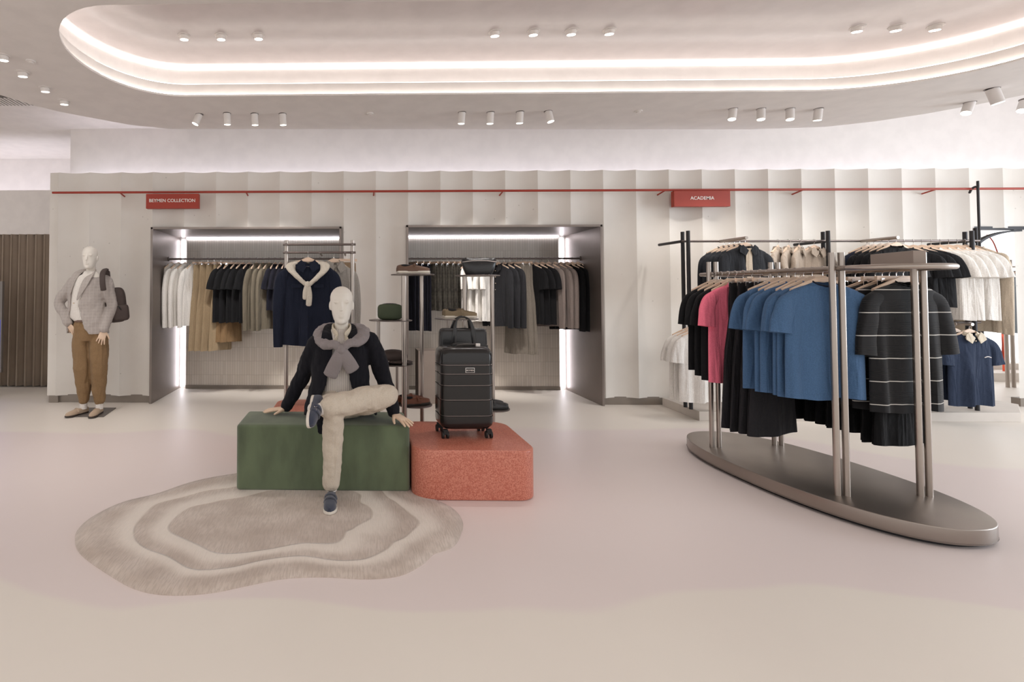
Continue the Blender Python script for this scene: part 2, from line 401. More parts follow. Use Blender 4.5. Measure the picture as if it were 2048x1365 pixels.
def smooth_loop(pts, sub=8):
    n = len(pts); out = []
    for i in range(n):
        a, b, c, d = (Vector(pts[(i+k) % n]).to_2d() for k in (-1, 0, 1, 2))
        for k in range(sub):
            t = k/sub
            out.append(tuple(.5*((2*b) + (c-a)*t + (2*a-5*b+4*c-d)*t*t + (3*b-a-3*c+d)*t**3)))
    return out
def rrect(x0, x1, y0, y1, r, seg=8):
    out = []
    for cx, cy, a0 in ((x1-r, y1-r, 0), (x0+r, y1-r, PI/2), (x0+r, y0+r, PI), (x1-r, y0+r, 1.5*PI)):
        for i in range(seg+1):
            a = a0 + PI/2*i/seg; out.append((cx+r*math.cos(a), cy+r*math.sin(a)))
    return out
def disc(cx, cy, r, n=40): return [(cx+r*math.cos(2*PI*i/n), cy+r*math.sin(2*PI*i/n)) for i in range(n)]
def text_mesh(name, body, size, m, parent, loc, rot, depth=.002, bold=0):
    c = bpy.data.curves.new(name, 'FONT'); c.body = body; c.size = size; c.extrude = depth; c.align_x = 'CENTER'; c.align_y = 'CENTER'; c.offset = bold
    t = bpy.data.objects.new(name, c); COL.objects.link(t)
    dg = bpy.context.evaluated_depsgraph_get(); me = bpy.data.meshes.new_from_object(t.evaluated_get(dg))
    bpy.data.objects.remove(t); me.materials.clear(); me.materials.append(m)
    o = bpy.data.objects.new(name, me); COL.objects.link(o); o.parent = parent; o.location = loc; o.rotation_euler = rot
    return o
# ================================================================ the setting
YW = 6.30; WTOP = AT(700, 343, YW).z; YUP = 6.78
o = MB().box(-9, 13, -6, 12, -.05, 0).build('floor', M['floor'], smooth=False); struct(o)
N1 = (AT(303, 600, YW).x, AT(683, 600, YW).x, AT(500, 455, YW).z)
N2 = (AT(812, 600, YW).x, AT(1203, 600, YW).x, AT(1000, 451, YW).z)
ARCH = (AT(1954, 600, YW).x, AT(2041, 600, YW).x, AT(2000, 456, YW).z)
XL = AT(97, 600, YW).x; XR = 10.2; ZB = .09
def flute(x):
    if x < XL + .12: return YW
    t = ((x - (XL+.12)) / .405) % 1.0
    return YW - .02 + .058*(1-(2*t-1)**2)
xs = [XL, XL+.119]
k = 0
x = XL + .12
while x < XR:
    xs.append(x); k += 1; x = XL + .12 + k*.405/10
for v in (N1[0], N1[1], N2[0], N2[1], ARCH[0], ARCH[1]): xs.append(v)
xs = sorted(set(xs)); mb = MB()
for a, b in zip(xs, xs[1:]):
    mid = (a+b)/2; z0 = ZB
    for n in (N1, N2, ARCH):
        if n[0] < mid < n[1]: z0 = n[2]
    ya, yb = flute(a+1e-6), flute(b-1e-6); q = len(mb.v)
    mb.v += [(a, ya, z0), (b, yb, z0), (b, yb, WTOP), (a, ya, WTOP), (a, YW+.18, WTOP), (b, YW+.18, WTOP), (a, YW+.18, z0), (b, YW+.18, z0)]
    mb.f += [(q, q+1, q+2, q+3), (q+3, q+2, q+5, q+4), (q, q+1, q+7, q+6)]
wl = mb.build('wall_back', M['wall'], smooth=False); struct(wl)
me = wl.data
bm = bmesh.new(); bm.from_mesh(me); bmesh.ops.remove_doubles(bm, verts=bm.verts, dist=1e-4); bmesh.ops.recalc_face_normals(bm, faces=bm.faces); bm.to_mesh(me); bm.free()
me.polygons.foreach_set('use_smooth', [True]*len(me.polygons)); me.set_sharp_from_angle(angle=math.radians(24))
struct(MB().box(XL, XL+.02, YW+.19, YW+1.1, ZB, WTOP).build('wall_left', M['wall'], smooth=False))
# upper wall behind the light trough, left upper wall, trough floor
struct(MB().box(AT(141, 300, YUP).x, 12, YUP, YUP+.1, 2.5, 4.3).build('wall_upper', M['paint'], smooth=False))
struct(MB().box(XL, 12, YW+.18, YUP+.1, 2.5, 2.56).build('trim_1', M['paint'], smooth=False))
YC = 7.45
struct(MB().box(-9, XL+.6, YC+.05, YC+.15, 0, AT(50, 384, YC).z).build('wall_far_left', M['paint'], smooth=False))
struct(MB().box(-9, XL+.0, YC-.12, YC+.05, AT(50, 471, YC).z, AT(50, 384, YC).z).build('trim_2', M['taupe_box'] if False else M['paint'], smooth=False))
struct(MB().box(-9, 0, 8.3, 8.4, 2.4, 4.3).build('wall_far_left_upper', M['paint'], smooth=False))
struct(MB().box(-9, 12, 5.0, 8.4, 4.2, 4.3).build('ceiling', M['paint'], smooth=False))
# recess linings and frames
def niche(n, idx, strip_side):
    x0, x1, zt = n; yb = FL(700, 778).y; T = .028
    mb = MB().box(x0, x0+T, YW-.05, yb, 0, zt).box(x1-T, x1, YW-.05, yb, 0, zt).box(x0, x1, YW-.05, yb, zt-T, zt)
    struct(mb.build('trim_%d' % (idx+2), M['metal_niche'], smooth=False, bevel=.003))
    struct(MB().box(x0, x1, yb, yb+.06, 0, zt).build('wall_niche_left' if idx == 1 else 'wall_niche_right', M['wall'], smooth=False))
    g = .10; gl = g if strip_side < 0 else .0; gr = g if strip_side > 0 else .0
    struct(MB().box(x0+T+gl, x1-T-gr, yb-.03, yb, .0, zt-T-.02).build('wall_tiles_left' if idx == 1 else 'wall_tiles_right', M['tiles'], smooth=False))
    struct(MB().box(x0+T+gl, x1-T-gr, yb-.045, yb-.03, 0, .05).build('baseboard_niche_left' if idx == 1 else 'baseboard_niche_right', M['skirt'], smooth=False))
    side = 'left' if idx == 1 else 'right'
    xa = x0+T+.02 if strip_side < 0 else x1-T-.06
    o = MB().box(xa+.006, xa+.032, yb-.025, yb-.005, .03, zt-T-.03).build('light_strip', M['led_cool'], smooth=False)
    tag(o, 'upright glowing light strip in the %s back corner of the %s wall recess' % ('left' if strip_side < 0 else 'right', side), 'light')
    o = MB().box(x0+T+gl, x1-T-gr, yb-.05, yb-.032, zt-T-.016, zt-T-.002).build('light_strip', M['led_cool'], smooth=False)
    tag(o, 'level glowing light strip under the top of the %s wall recess' % side, 'light')
    # hanging rail
    rz = AT(700, 518, 6.80).z
    r = thing('clothes_rail', 'dark clothes rail across the %s wall recess' % side, 'rail', ((x0+x1)/2, 6.80, rz))
    L = (x1-x0)/2-T
    MB().cyl((-L, 0, 0), (L, 0, 0), .0125).build('bar', M['steel_dark'], r)
    for s in (-1, 1): MB().cyl((s*L, 0, 0), (s*(L-.012), 0, 0), .03, n=20).build('bracket', M['steel_dark'], r)
    return rz
RZ = niche(N1, 1, -1); niche(N2, 2, 1)
# skirting
def skirt(xa, xb, nm): struct(MB().box(xa, xb, YW-.0+.03, YW+.12, 0, ZB+.01).build(nm, M['skirt'], smooth=False))
skirt(XL+.02, N1[0], 'baseboard_left'); skirt(N1[1], N2[0], 'baseboard_middle'); skirt(N2[1], ARCH[0], 'baseboard_right'); skirt(ARCH[1], XR, 'baseboard_far_right')
struct(MB().box(XL+.02, XL+.14, YW+.0, YW+.06, 0, ZB-.002).build('trim_5', M['skirt'], smooth=False))
# hidden trough light on top of the wall
o = MB().box(AT(141, 300, YUP).x+.02, 10, YUP-.15, YUP-.09, 2.82, 2.84).build('light_strip', M['led_trough'], smooth=False)
tag(o, 'long cool light strip hidden on top of the fluted wall', 'light')
o = MB().box(-9, XL, 7.7, 7.8, 2.70, 2.72).build('light_strip', M['led_trough'], smooth=False)
tag(o, 'cool light strip above the curtain on the far left', 'light')
# curtain
mb = MB(); pts = []
x0, x1 = -6.4, XL+.5; n = 360
top = []; bot = []
for i in range(n+1):
    x = x0+(x1-x0)*i/n; ph = 2*PI*x/.125
    for lst, z, amp, sh in ((top, AT(50, 471, YC).z, .045, 0), (bot, .02, .06, .25)):
        lst.append((x + .02*math.sin(ph*2+sh), YC - .11 + amp*math.sin(ph+sh+.4*math.sin(x*3)) , z))
rows = []
for j in range(9):
    t = j/8; rows.append([tuple(a*(1-t)+b*t for a, b in zip(p, q)) for p, q in zip(top, bot)])
mb.rings(rows, closed=False)
o = mb.build('curtain', M['curtain']); tag(o, 'floor-length taupe pleated curtain at the far left', 'curtain')
sm = o.modifiers.new('thick', 'SOLIDIFY'); sm.thickness = .006
# soffit with its stadium opening
ZS = 3.30; ZI = 3.66
inner = []
for i in range(25):
    a = PI/2 + PI*i/24; inner.append((-1.60 + .64*math.cos(a), 4.00 + .775*math.sin(a)))
for i in range(25):
    a = -PI/2 + PI*i/24; inner.append((4.35 + 1.15*math.cos(a), 4.00 + .775*math.sin(a)))
oc = [FL(0, 190, ZS), FL(75, 213, ZS), FL(130, 226, ZS), FL(190, 237, ZS), FL(260, 250, ZS), FL(340, 258, ZS)]
orr = [FL(1500, 259, ZS), FL(1650, 254, ZS), FL(1750, 243, ZS), FL(1850, 228, ZS), FL(1960, 208, ZS), FL(2048, 190, ZS)]
outer = [(-5.2, -.6), (-5.0, 3.2), (-4.3, 4.0)] + [(p.x, p.y) for p in oc + orr] + [(7.6, 3.6), (8.6, -.6)]
def off(loop, d):
    out = []; n = len(loop)
    for i, (x, y) in enumerate(loop):
        ax, ay = loop[i-1]; bx, by = loop[(i+1) % n]; tx, ty = bx-ax, by-ay; l = math.hypot(tx, ty) or 1
        out.append((x + ty/l*d, y - tx/l*d))
    return out
inner2 = off(inner, .13)     # counter-clockwise loop: outwards
bm = bmesh.new()
def loop_edges(pts, z):
    vs = [bm.verts.new((x, y, z)) for x, y in pts]
    return [bm.edges.new((vs[i-1], vs[i])) for i in range(len(vs))], vs
e1, v1 = loop_edges(outer, ZS); e2, v2 = loop_edges(inner, ZS)
bmesh.ops.triangle_fill(bm, edges=e1+e2, use_beauty=True, use_dissolve=False)
def skirtv(vs, dz, pts=None):
    up = [bm.verts.new((v.co.x if pts is None else pts[i][0], v.co.y if pts is None else pts[i][1], v.co.z+dz)) for i, v in enumerate(vs)]
    for i in range(len(vs)):
        bm.faces.new((vs[i-1], vs[i], up[i], up[i-1]))
    return up
skirtv(v1, .30)
u = skirtv(v2, .018); u = skirtv(u, 0, off(inner, .05)); u = skirtv(u, .122); u2 = skirtv(u, 0, off(inner, .15)); u3 = skirtv(u2, ZI-ZS-.14-.0)
# the deepest point of the plate must be closed above the opening by the recessed ceiling
me = bpy.data.meshes.new('ceiling'); bm.to_mesh(me); bm.free(); me.materials.append(M['paint'])
o = bpy.data.objects.new('ceiling', me); COL.objects.link(o); struct(o)
inner3 = off(inner, .16)
mb = MB(); mb.prism(off(inner, .15), ZI-.0, ZI+.05); struct(mb.build('ceiling', M['ceil_in'], smooth=False))
def strip_loop(loop_d, w_, z0, z1, m, label):
    a = off(inner, loop_d); b = off(inner, loop_d+w_); mb = MB(); n = len(a)
    for i in range(n):
        j = (i+1) % n; q = len(mb.v)
        mb.v += [(*a[i], z0), (*a[j], z0), (*b[j], z0), (*b[i], z0), (*a[i], z1), (*a[j], z1), (*b[j], z1), (*b[i], z1)]
        mb.f += [(q, q+1, q+2, q+3), (q+4, q+5, q+6, q+7), (q, q+1, q+5, q+4), (q+3, q+2, q+6, q+7)]
    o = mb.build('light_strip', m, smooth=False); tag(o, label, 'light'); return o
strip_loop(.128, .018, ZI-.020, ZI-.002, M['led_line'], 'bright line of light around the recessed ceiling panel')
strip_loop(.014, .012, ZS+.018, ZS+.026, M['led_lip'], 'thin light strip along the lower lip of the rounded ceiling opening')
strip_loop(.075, .03, ZS+.142, ZS+.155, M['led'], 'light strip lying on the inner ledge of the rounded ceiling opening')
# fine joints of the recessed ceiling
# ---- lamps of the ceiling
def base_lamp():
    pass
def puck(px, py, z, label, power=22, group='short round spotlights of the recessed ceiling'):
    p = FL(px, py, z)
    r = thing('ceiling_spotlight', label, 'light', (p.x, p.y, z), group='short round ceiling spotlights')
    MB().cyl((0, 0, -.004), (0, 0, .01), .055, n=28).build('mount_ring', M['paint'], r)
    tilt = Matrix.Rotation(math.radians(10), 3, 'X')
    MB().cyl((0, 0, 0), tuple(tilt @ Vector((0, 0, -.035))), .038, n=24).build('housing', M['paint'], r)
    MB().cyl(tuple(tilt @ Vector((0, 0, -.034))), tuple(tilt @ Vector((0, 0, -.037))), .034, n=24).build('lens', M['lens'], r)
    spot((p.x, p.y, z-.06), (p.x, p.y+.5, 0), power, 75, rad=.06)
ORD = ['leftmost', 'second from left', 'third from left', 'fourth from left']
for g, (where, lst) in enumerate((('left end', [(368, 71), (442, 71), (517, 70)]), ('middle', [(990, 64), (1067, 62), (1143, 61), (1219, 60)]), ('right end', [(1715, 55), (1793, 53), (1871, 52)]))):
    for i, (px, py) in enumerate(lst):
        puck(px, py, ZI, 'short spotlight in %s of recessed ceiling, %s of its row' % (where, ORD[i]))
for px, py, lb in ((6, 112, 'nearest, at the left edge'), (45, 145, 'second nearest'), (90, 176, 'third nearest'), (128, 202, 'farthest')):
    puck(px, py, ZS, 'round spotlight in slanting row left of ceiling opening, ' + lb)
def can(px, py, z, dirx, diry, label, power=34, target=None, s=1.0):
    p = FL(px, py, z)
    r = thing('ceiling_spotlight', label, 'light', (p.x, p.y, z), group='white cylinder ceiling spotlights')
    MB().cyl((0, 0, -.002), (0, 0, .01), .042*s, n=24).build('recess_plate', M['steel_dark'], r)
    d = Vector((dirx, diry, -1)).normalized(); a = Vector((0, 0, 0)); b = d*.115*s
    MB().cyl(a, b, .036*s, n=24).build('housing', M['paint'], r)
    MB().cyl(b, b+d*.003, .032*s, n=24).build('lens', M['lens'], r)
    q = p + b + d*.03
    if N1[0]-.1 < p.x < N1[1]+.2 or N2[0]-.3 < p.x < N2[1]: target = (p.x*1.15+dirx, 7.2, .35); power = 85
    spot(q, target or (p.x+dirx*2.0, YW, 1.2), power, 60 if not target else 34)
for where, lst in (('above the left wall recess', [(399, 229, -.4), (454, 227, 0), (509, 228, .03), (565, 228, .05)]),
                   ('above the right wall recess', [(924, 225, -.05), (981, 225, -.02), (1040, 224, .0), (1096, 223, .2)]),
                   ('above the academia racks', [(1466, 218, -.2), (1522, 218, -.1), (1580, 218, -.1), (1637, 218, 0)])):
    for i, (px, py, dx) in enumerate(lst):
        can(px, py, ZS, dx, .15 if abs(dx) < .1 else -.1, 'white cylinder spotlight %s, %s of four' % (where.replace('academia', 'right-hand'), ORD[i]))
can(1984, 178, ZS, .25, -.1, 'white cylinder spotlight near the right edge, larger and tilted right', s=1.25)
can(1940, 205, ZS, -.5, -.1, 'white cylinder spotlight near the right edge, tilted left', s=1.1)
can(2052, 200, ZS, -.5, -.1, 'white cylinder spotlight cut by the right edge of the view', s=1.1)
for px, py, lb in ((740, 227, 'between the left and middle spotlight rows'), (1277, 222, 'between the middle and right spotlight rows'), (62, 122, 'left of the ceiling opening')):
    p = FL(px, py, ZS); mb = MB().cyl((0, 0, 0), (0, 0, -.012), .038, n=24).cyl((0, 0, -.012), (0, 0, -.02), .02, n=20)
    tag(mb.build('smoke_detector', M['paint'], loc=(p.x, p.y, ZS)), 'small white ceiling disc detector ' + lb, 'detector')
p = FL(30, 210, 3.5)
r = thing('air_vent', 'pale slotted air vent in the ceiling at the far left', 'vent', (p.x-.25, p.y+.15, 3.62))
MB().box(-.75, .75, -.13, .13, -.02, .0).build('frame', M['plate'], r, smooth=False)
mb = MB()
for i in range(34): mb.box(-.72+i*.0425, -.70+i*.0425, -.11, .11, -.028, -.018)
mb.build('grille', M['paint'], r, smooth=False)
struct(MB().box(-9, XL+1.5, 4.4, 8.4, 3.66, 3.7).build('ceiling', M['paint'], smooth=False))
# added spot beams out of view, without fixtures, to brighten the near floor
for i, x in enumerate((-2.6, -.9, .8, 2.5, 4.2)):
    spot((x, 1.3, ZS-.06), (x, 1.9, 0), 26, 80, rad=.08)
# ---- red rail with its signs
yr = YW-.13; a = AT(105, 386, yr); b = AT(2060, 377, yr); zr = (a.z+b.z)/2
r = thing('sign_rail', 'long thin brick-red rail running along the fluted wall', 'rail', (0, yr, zr))
MB().cyl((a.x, 0, 0), (b.x+.6, 0, 0), .014, n=14).build('bar', M['rail_red'], r)
for px in (240, 492, 748, 1006, 1330, 1606, 1872):
    x = AT(px, 385, yr).x
    MB().cyl((x, 0, -.005), (x, .15, -.03), .009, n=10).build('bracket', M['rail_red'], r)
for px0, px1, py0, py1, txt, lb in ((292, 397, 388, 417, 'BEYMEN COLLECTION', 'brick-red sign reading BEYMEN COLLECTION hanging on the red rail'),
                                   (1348, 1461, 382, 413, 'ACADEMIA', 'brick-red sign reading ACADEMIA hanging on the red rail')):
    ys = yr-.035
    p = AT(px0, py0, ys); q = AT(px1, py1, ys)
    r = thing('wall_sign', lb, 'sign', ((p.x+q.x)/2, ys, (p.z+q.z)/2))
    hw, hh = (q.x-p.x)/2, (p.z-q.z)/2
    MB().box(-hw, hw, 0, .06, -hh, hh).build('panel', M['rail_red'], r, smooth=False, bevel=.002)
    text_mesh('lettering', txt, .057, M['letter'], r, (0, -.002, .005), (PI/2, 0, 0), .001, .0006)
# ---- arch opening at the right, shop window beyond
ax0, ax1, az = ARCH
struct(MB().box(ax0, ax1+.3, YW+.02, YW+.10, az-.02, az+.02).build('trim_6', M['black_metal'], smooth=False))
mb = MB(); pr = []
cxa = ax0+.62
seg = 14; rings = []
for i in range(seg+1):
    t = PI - PI/2*i/seg; rings.append([(cxa + (.62-d)*math.cos(t), yy, az-.02-.30 + (.30-d*.5)*math.sin(t)) for d, yy in ((0, YW+.03), (.04, YW+.03), (.04, YW+.09), (0, YW+.09))])
mb.rings(rings); mb.box(ax0, ax0+.035, YW-.02, YW+.09, 0, az); struct(mb.build('trim_7', M['black_metal'], smooth=False))
p = AT(1951, 374, yr-.03)
mb = MB().tube([(0, .05, -.03), (0, .03, .01), (0, -.01, .03), (0, -.03, .0), (0, -.03, -.12), (0, -.03, p.z*-1+.05)], .012, n=12)
tag(mb.build('hook_post', M['black_metal'], loc=(p.x-.01, p.y+.0, p.z-.03)), 'tall thin black post hooked over the red rail at the right', 'post')
# window beyond
yw2 = 8.6; xa, xb = AT(1900, 600, yw2).x, AT(2120, 600, yw2).x
zl = AT(2000, 726, yw2).z
k = NT('window_glow'); tc = k.n('ShaderNodeTexCoord')
k.set(Base_Color=(.9, .9, .9, 1), Emission_Color=(.93, .97, 1, 1), Emission_Strength=1.6, Roughness=.1); M['daylight'] = k.m
struct(MB().box(xa, xb, yw2+.05, yw2+.08, zl, 2.6).build('window_1', M['daylight'], smooth=False))
struct(MB().box(xa, xb, yw2-.1, yw2+.1, .12, zl).build('wall_right', M['platform'], smooth=False))
struct(MB().box(xa, xb, yw2-.5, yw2+.1, 0, .13).build('trim_8', M['platform'], smooth=False))
struct(MB().box(xa, xb, yw2-.1, yw2+.1, 2.6, 4.2).build('wall_right_upper', M['paint'], smooth=False))
struct(MB().box(ARCH[0]-.05, ARCH[0], YW+.1, yw2, 0, 2.5).build('wall_arch_left', M['paint'], smooth=False))
# red ring sign by the window
r = thing('window_sign', 'orange-red ring sign with thin arc seen against the bright window', 'sign', (0, 0, 0))
pts = [AT(x, y, 8.3) for x, y in ((1974, 470), (1985, 482), (1993, 500), (1999, 520), (2003, 545), (2006, 575))]
pts += [AT(2006, 640, 8.3), AT(2004, 728, 8.3)]
MB().tube(pts, .008, n=8).build('arc', M['rail_red'], r)
M['orange'] = mat('orange_red', (232, 88, 50), .5)
p = AT(2003, 533, 8.28); MB().box(p.x+.0, p.x+.02, p.y, p.y+.03, .0, p.z).build('foot', M['orange'], r, smooth=False)
MB().cyl(p, p+Vector((0, .03, 0)), .06, n=28).build('disc', M['orange'], r)
MB().box(p.x-.03, p.x+.05, p.y, p.y+.03, p.z-.42, p.z-.02).build('stem', M['orange'], r, smooth=False)
# floor display at the far left edge with blue glow
M['blueglow'] = glow('blue_screen', (60, 70, 210), .9)
p = AT(4, 655, 6.6)
r = thing('display_screen', 'narrow glass display glowing blue at the left edge', 'screen', (p.x-.35, 6.6, 0))
MB().box(-.3, .36, -.02, .02, AT(0, 745, 6.6).z, AT(0, 563, 6.6).z).build('frame', M['plate'], r, smooth=False)
MB().box(-.28, .34, -.024, -.02, AT(0, 742, 6.6).z, AT(0, 640, 6.6).z).build('screen', M['blueglow'], r, smooth=False)
MB().box(-.2, .2, -.15, .15, 0, .02).box(-.02, .02, -.02, .02, .0, AT(0, 745, 6.6).z).build('stand', M['black_metal'], r, smooth=False)
# ================================================================ garments
def sgn(v, p): return math.copysign(abs(v)**p, v)
def body_rings(prof, seed, fold=.019, n=48, freq=34, zref=None, ytilt=0, neck_dip=.0):
    """prof: list of (z, half width, half depth, x shift); horizontal slices from the top"""
    rnd = random.Random(seed); p1, p2, p3 = (rnd.uniform(0, 6.28) for _ in range(3))
    f1 = freq*rnd.uniform(.85, 1.15); f2 = f1*rnd.uniform(.45, .62)
    P = []
    for (a, b) in zip(prof, prof[1:]):
        m = 3 if abs(a[0]-b[0]) > .07 else 1
        for k in range(m):
            t = k/m; P.append(tuple(u*(1-t)+v*t for u, v in zip(a, b)))
    P.append(prof[-1]); z0, z1 = P[0][0], P[-1][0]
    rings = []
    for i, (z, hw, hd, sx) in enumerate(P):
        t = (z0-z)/(z0-z1); amp = fold*min(1, max(0, t-.12)*1.6)
        r = []
        for j in range(n):
            a = 2*PI*j/n; ca, sa = math.cos(a), math.sin(a)
            x = hw*sgn(ca, .8); y = hd*sgn(sa, .9)
            edge = 1-abs(ca)**4
            y += amp*(math.sin(f1*x+p1+.9*z) + .7*math.sin(f2*x+p2-1.3*z))*edge
            y += amp*.5*math.sin(f1*1.7*x+p3)*edge*(1 if sa > 0 else -1)
            zz = z
            if i <= 1 and sa < 0: zz -= neck_dip*(-sa)
            r.append((x+sx, y, zz + (.006*math.sin(f2*x+p1) if i == len(P)-1 else 0)))
        rings.append(r)
    return rings
def close_hem(rings, up=.03, k=.9):
    last = rings[-1]; c = Vector((sum(p[0] for p in last)/len(last), sum(p[1] for p in last)/len(last), 0))
    rings.append([(c.x+(p[0]-c.x)*.97, c.y+(p[1]-c.y)*k*.9, p[2]+.002) for p in last])
    rings.append([(c.x+(p[0]-c.x)*.95, c.y+(p[1]-c.y)*k*.8, p[2]+up) for p in last])
    return rings
def open_neck(rings):
    f = rings[0]
    return [[(p[0]*.80, p[1]*.70, p[2]-.030) for p in f], [(p[0]*.86, p[1]*.80, p[2]-.002) for p in f]] + rings
def top_mesh(kind, seed, w=.235, L=.70):
    """kind: tee, long, polo.  Hook origin at the bar, cloth below."""
    sh = w/.235
    dh = .038
    prof = [(-.082, .070, .038, 0), (-.098, .086, .040, 0), (-.112, .12*sh, .037, 0), (-.128, .160*sh, .034, 0), (-.146, .196*sh, .032, 0),
            (-.168, .215*sh, .032, 0), (-.21, .222*sh, dh*.9, 0), (-.28, .218*sh, dh, 0), (-.40, .222*sh, dh, 0), (-.55, .226*sh, dh*.95, 0), (-L, .23*sh, dh*.9, 0)]
    if L < .6: prof = prof[:-2]+[(-L, .228*sh, dh, 0)]
    mb = MB(); mb.rings(close_hem(open_neck(body_rings(prof, seed, neck_dip=.035))))
    rnd = random.Random(seed+50)
    for s in (-1, 1):
        j = rnd.uniform(-.012, .012)
        if kind in ('tee', 'polo', 'half'):
            q = .42 if kind != 'half' else .56
            path = [(.13, 0, -.165), (.175, 0, -.185), (.212*sh, -.002, -.225), (.236*sh, -.006, -.225-(q-.225)*.32), (.249*sh, -.012+j, -.225-(q-.225)*.65), (.257*sh, -.018+j, -q)]
            rad = [(.020, .035), (.025, .048), (.029, .058), (.030, .063), (.030, .067), (.029, .071)]
        else:
            path = [(.13, 0, -.165), (.18, 0, -.19), (.212*sh, -.003, -.24), (.232*sh, -.010+j, -.34), (.244*sh, -.016+j, -.50), (.248*sh, -.014+j, -L+.05), (.247*sh, -.013+j, -L-.015)]
            rad = [(.020, .034), (.025, .048), (.028, .060), (.028, .060), (.027, .055), (.024, .045), (.023, .042)]
        t = MB(); t.tube([(s*x, y, z) for x, y, z in path], rad, n=24, sub=5, up=(s*1, 0, .25), round_ends=False, power=.85)
        p1, p2 = rnd.uniform(0, 6), rnd.uniform(0, 6); nr = len(t.v)//24; out = []
        for i in range(nr):
            ring = t.v[i*24:(i+1)*24]; c = [sum(q[k] for q in ring)/24 for k in range(3)]; f = i/(nr-1)
            for k, q in enumerate(ring):
                a = 2*PI*k/24; g = 1 + .13*f*math.sin(3*a+p1+2*f) + .07*f*math.sin(5*a+p2)
                out.append((c[0]+(q[0]-c[0])*(1+(g-1)*.3), c[1]+(q[1]-c[1])*g, q[2]))
        R = [out[i*24:(i+1)*24] for i in range(nr)]; e = R[-1]; c = [sum(q[k] for q in e)/24 for k in range(3)]
        R.append([tuple(c[k]+(q[k]-c[k])*.9 for k in range(3)) for q in e]); R.append([(c[0]+(q[0]-c[0])*.82, c[1]+(q[1]-c[1])*.8, q[2]+.03) for q in e])
        mb.rings(R)
    return mb
def neck_rib(r=.006, kind='crew'):
    pts = []
    for i in range(24):
        a = 2*PI*i/24; sa = math.sin(a)
        pts.append((.066*math.cos(a), .038*sa, -.080 - (.035*(-sa) if sa < 0 else 0)))
    pts.append(pts[0]); return MB().tube(pts, r, n=8, sub=1, round_ends=False)
def collar_mesh(big=1.0):
    """folded shirt collar, open at the front"""
    mb = MB(); inn, mid, out = [], [], []
    for i in range(25):
        a = -PI/2 + .22 + (2*PI-.44)*i/24; c, s_ = math.cos(a), math.sin(a)
        front = max(0, -s_)
        inn.append((.060*c, .036*s_, -.092-.030*front)); mid.append((.064*c, .040*s_+.002, -.060-.034*front))
        out.append(((.084+.02*front*big)*c + math.copysign(.012*front, c), .052*s_ - .012*front, -.098-.070*front*big))
    rows = [inn, mid, out, [(p[0]*.97, p[1]*.95, p[2]-.004) for p in out], [(p[0]*.96, p[1]*.9, p[2]-.006) for p in mid]]
    mb.rings(rows, closed=False)
    for s in (-1, 1):
        poly = [(.062, -.074), (.040, -.100), (.012, -.135), (.045, -.192), (.108, -.150), (.094, -.100)]
        f = [(s*x, -.050-.010*(z < -.13), z) for x, z in poly]; mb.rings([f, [(x*1.0, y+.006, z) for x, y, z in f]])
    return mb
def pants_mesh(seed, L=.98, top=.15, hem=.165, wide=1.0, short=False):
    mb = MB(); rnd = random.Random(seed)
    for k, (dy, dx) in enumerate(((-.018, -.008), (.018, .012))):
        prof = [(-.085, top*.98, .016, dx), (-.12, top, .018, dx), (-.20, top*1.04, .02, dx), (-.36, top*1.05, .022, dx*1.2), (-.6 if not short else -.42, (top+hem)/2*1.0, .022, dx*1.5), (-L, hem, .024, dx*2.0)]
        r = body_rings(prof, seed*3+k, fold=.008, freq=26, n=36)
        r = [[(p[0], p[1]+dy*(.5+.5*min(1, i/5)), p[2]) for p in q] for i, q in enumerate(r)]
        mb.rings(close_hem(r))
    return mb
def waist_mesh(top=.15): return MB().rings(body_rings([(-.078, top*.99, .024, 0), (-.118, top*1.01, .028, 0)], 1, fold=0, n=36))
def hanger_mesh(w=.20):
    mb = MB(); rings = []
    for i in range(21):
        t = -1+2*i/20; x = w*t; z = -.060 - .062*(1-math.cos(abs(t)*PI/2))**.9 - .012*abs(t)
        h = .013 - .004*abs(t) + .016*max(0, 1-abs(t)*3.2); y0 = .010 - .004*(1-abs(t)) ; yb = .022*t*t
        rings.append([(x, yb-y0, z-h), (x, yb+y0, z-h), (x, yb+y0*.8, z+h*.6), (x, yb-y0*.8, z+h*.6)])
    return mb.rings(rings)
def hook_mesh():
    pts = [(0, 0, -.05), (0, 0, -.028)]
    for i in range(9):
        a = math.radians(-60 + 235*i/8); pts.append((0, .0175*math.cos(a)*-1+.0, .0175*math.sin(a)+.0005))
    return MB().tube(pts, .0022, n=6, sub=2, round_ends=False)
def clip_hanger_mesh(w=.17): return MB().box(-w, w, -.008, .008, -.070, -.044)
def clip_mesh(s, w=.13): return MB().box(s*w-.012, s*w+.012, -.014, .014, -.105, -.060).cyl((s*w-.014, 0, -.064), (s*w+.014, 0, -.064), .006, n=8)
MESHES = {}
def proto(kind, seed, m, L, w, hem=.165, top=.15, parts=()):
    key = (kind, seed, m, L, w, hem, top, parts)
    return key
def mesh_of(key, fn, m):
    if key not in MESHES:
        o = fn().build('tmp', M[m]); MESHES[key] = o.data; bpy.data.objects.remove(o)
    return MESHES[key]
def place_mesh(name, me, parent=None, **kw):
    o = bpy.data.objects.new(name, me); COL.objects.link(o); o.parent = parent; return o
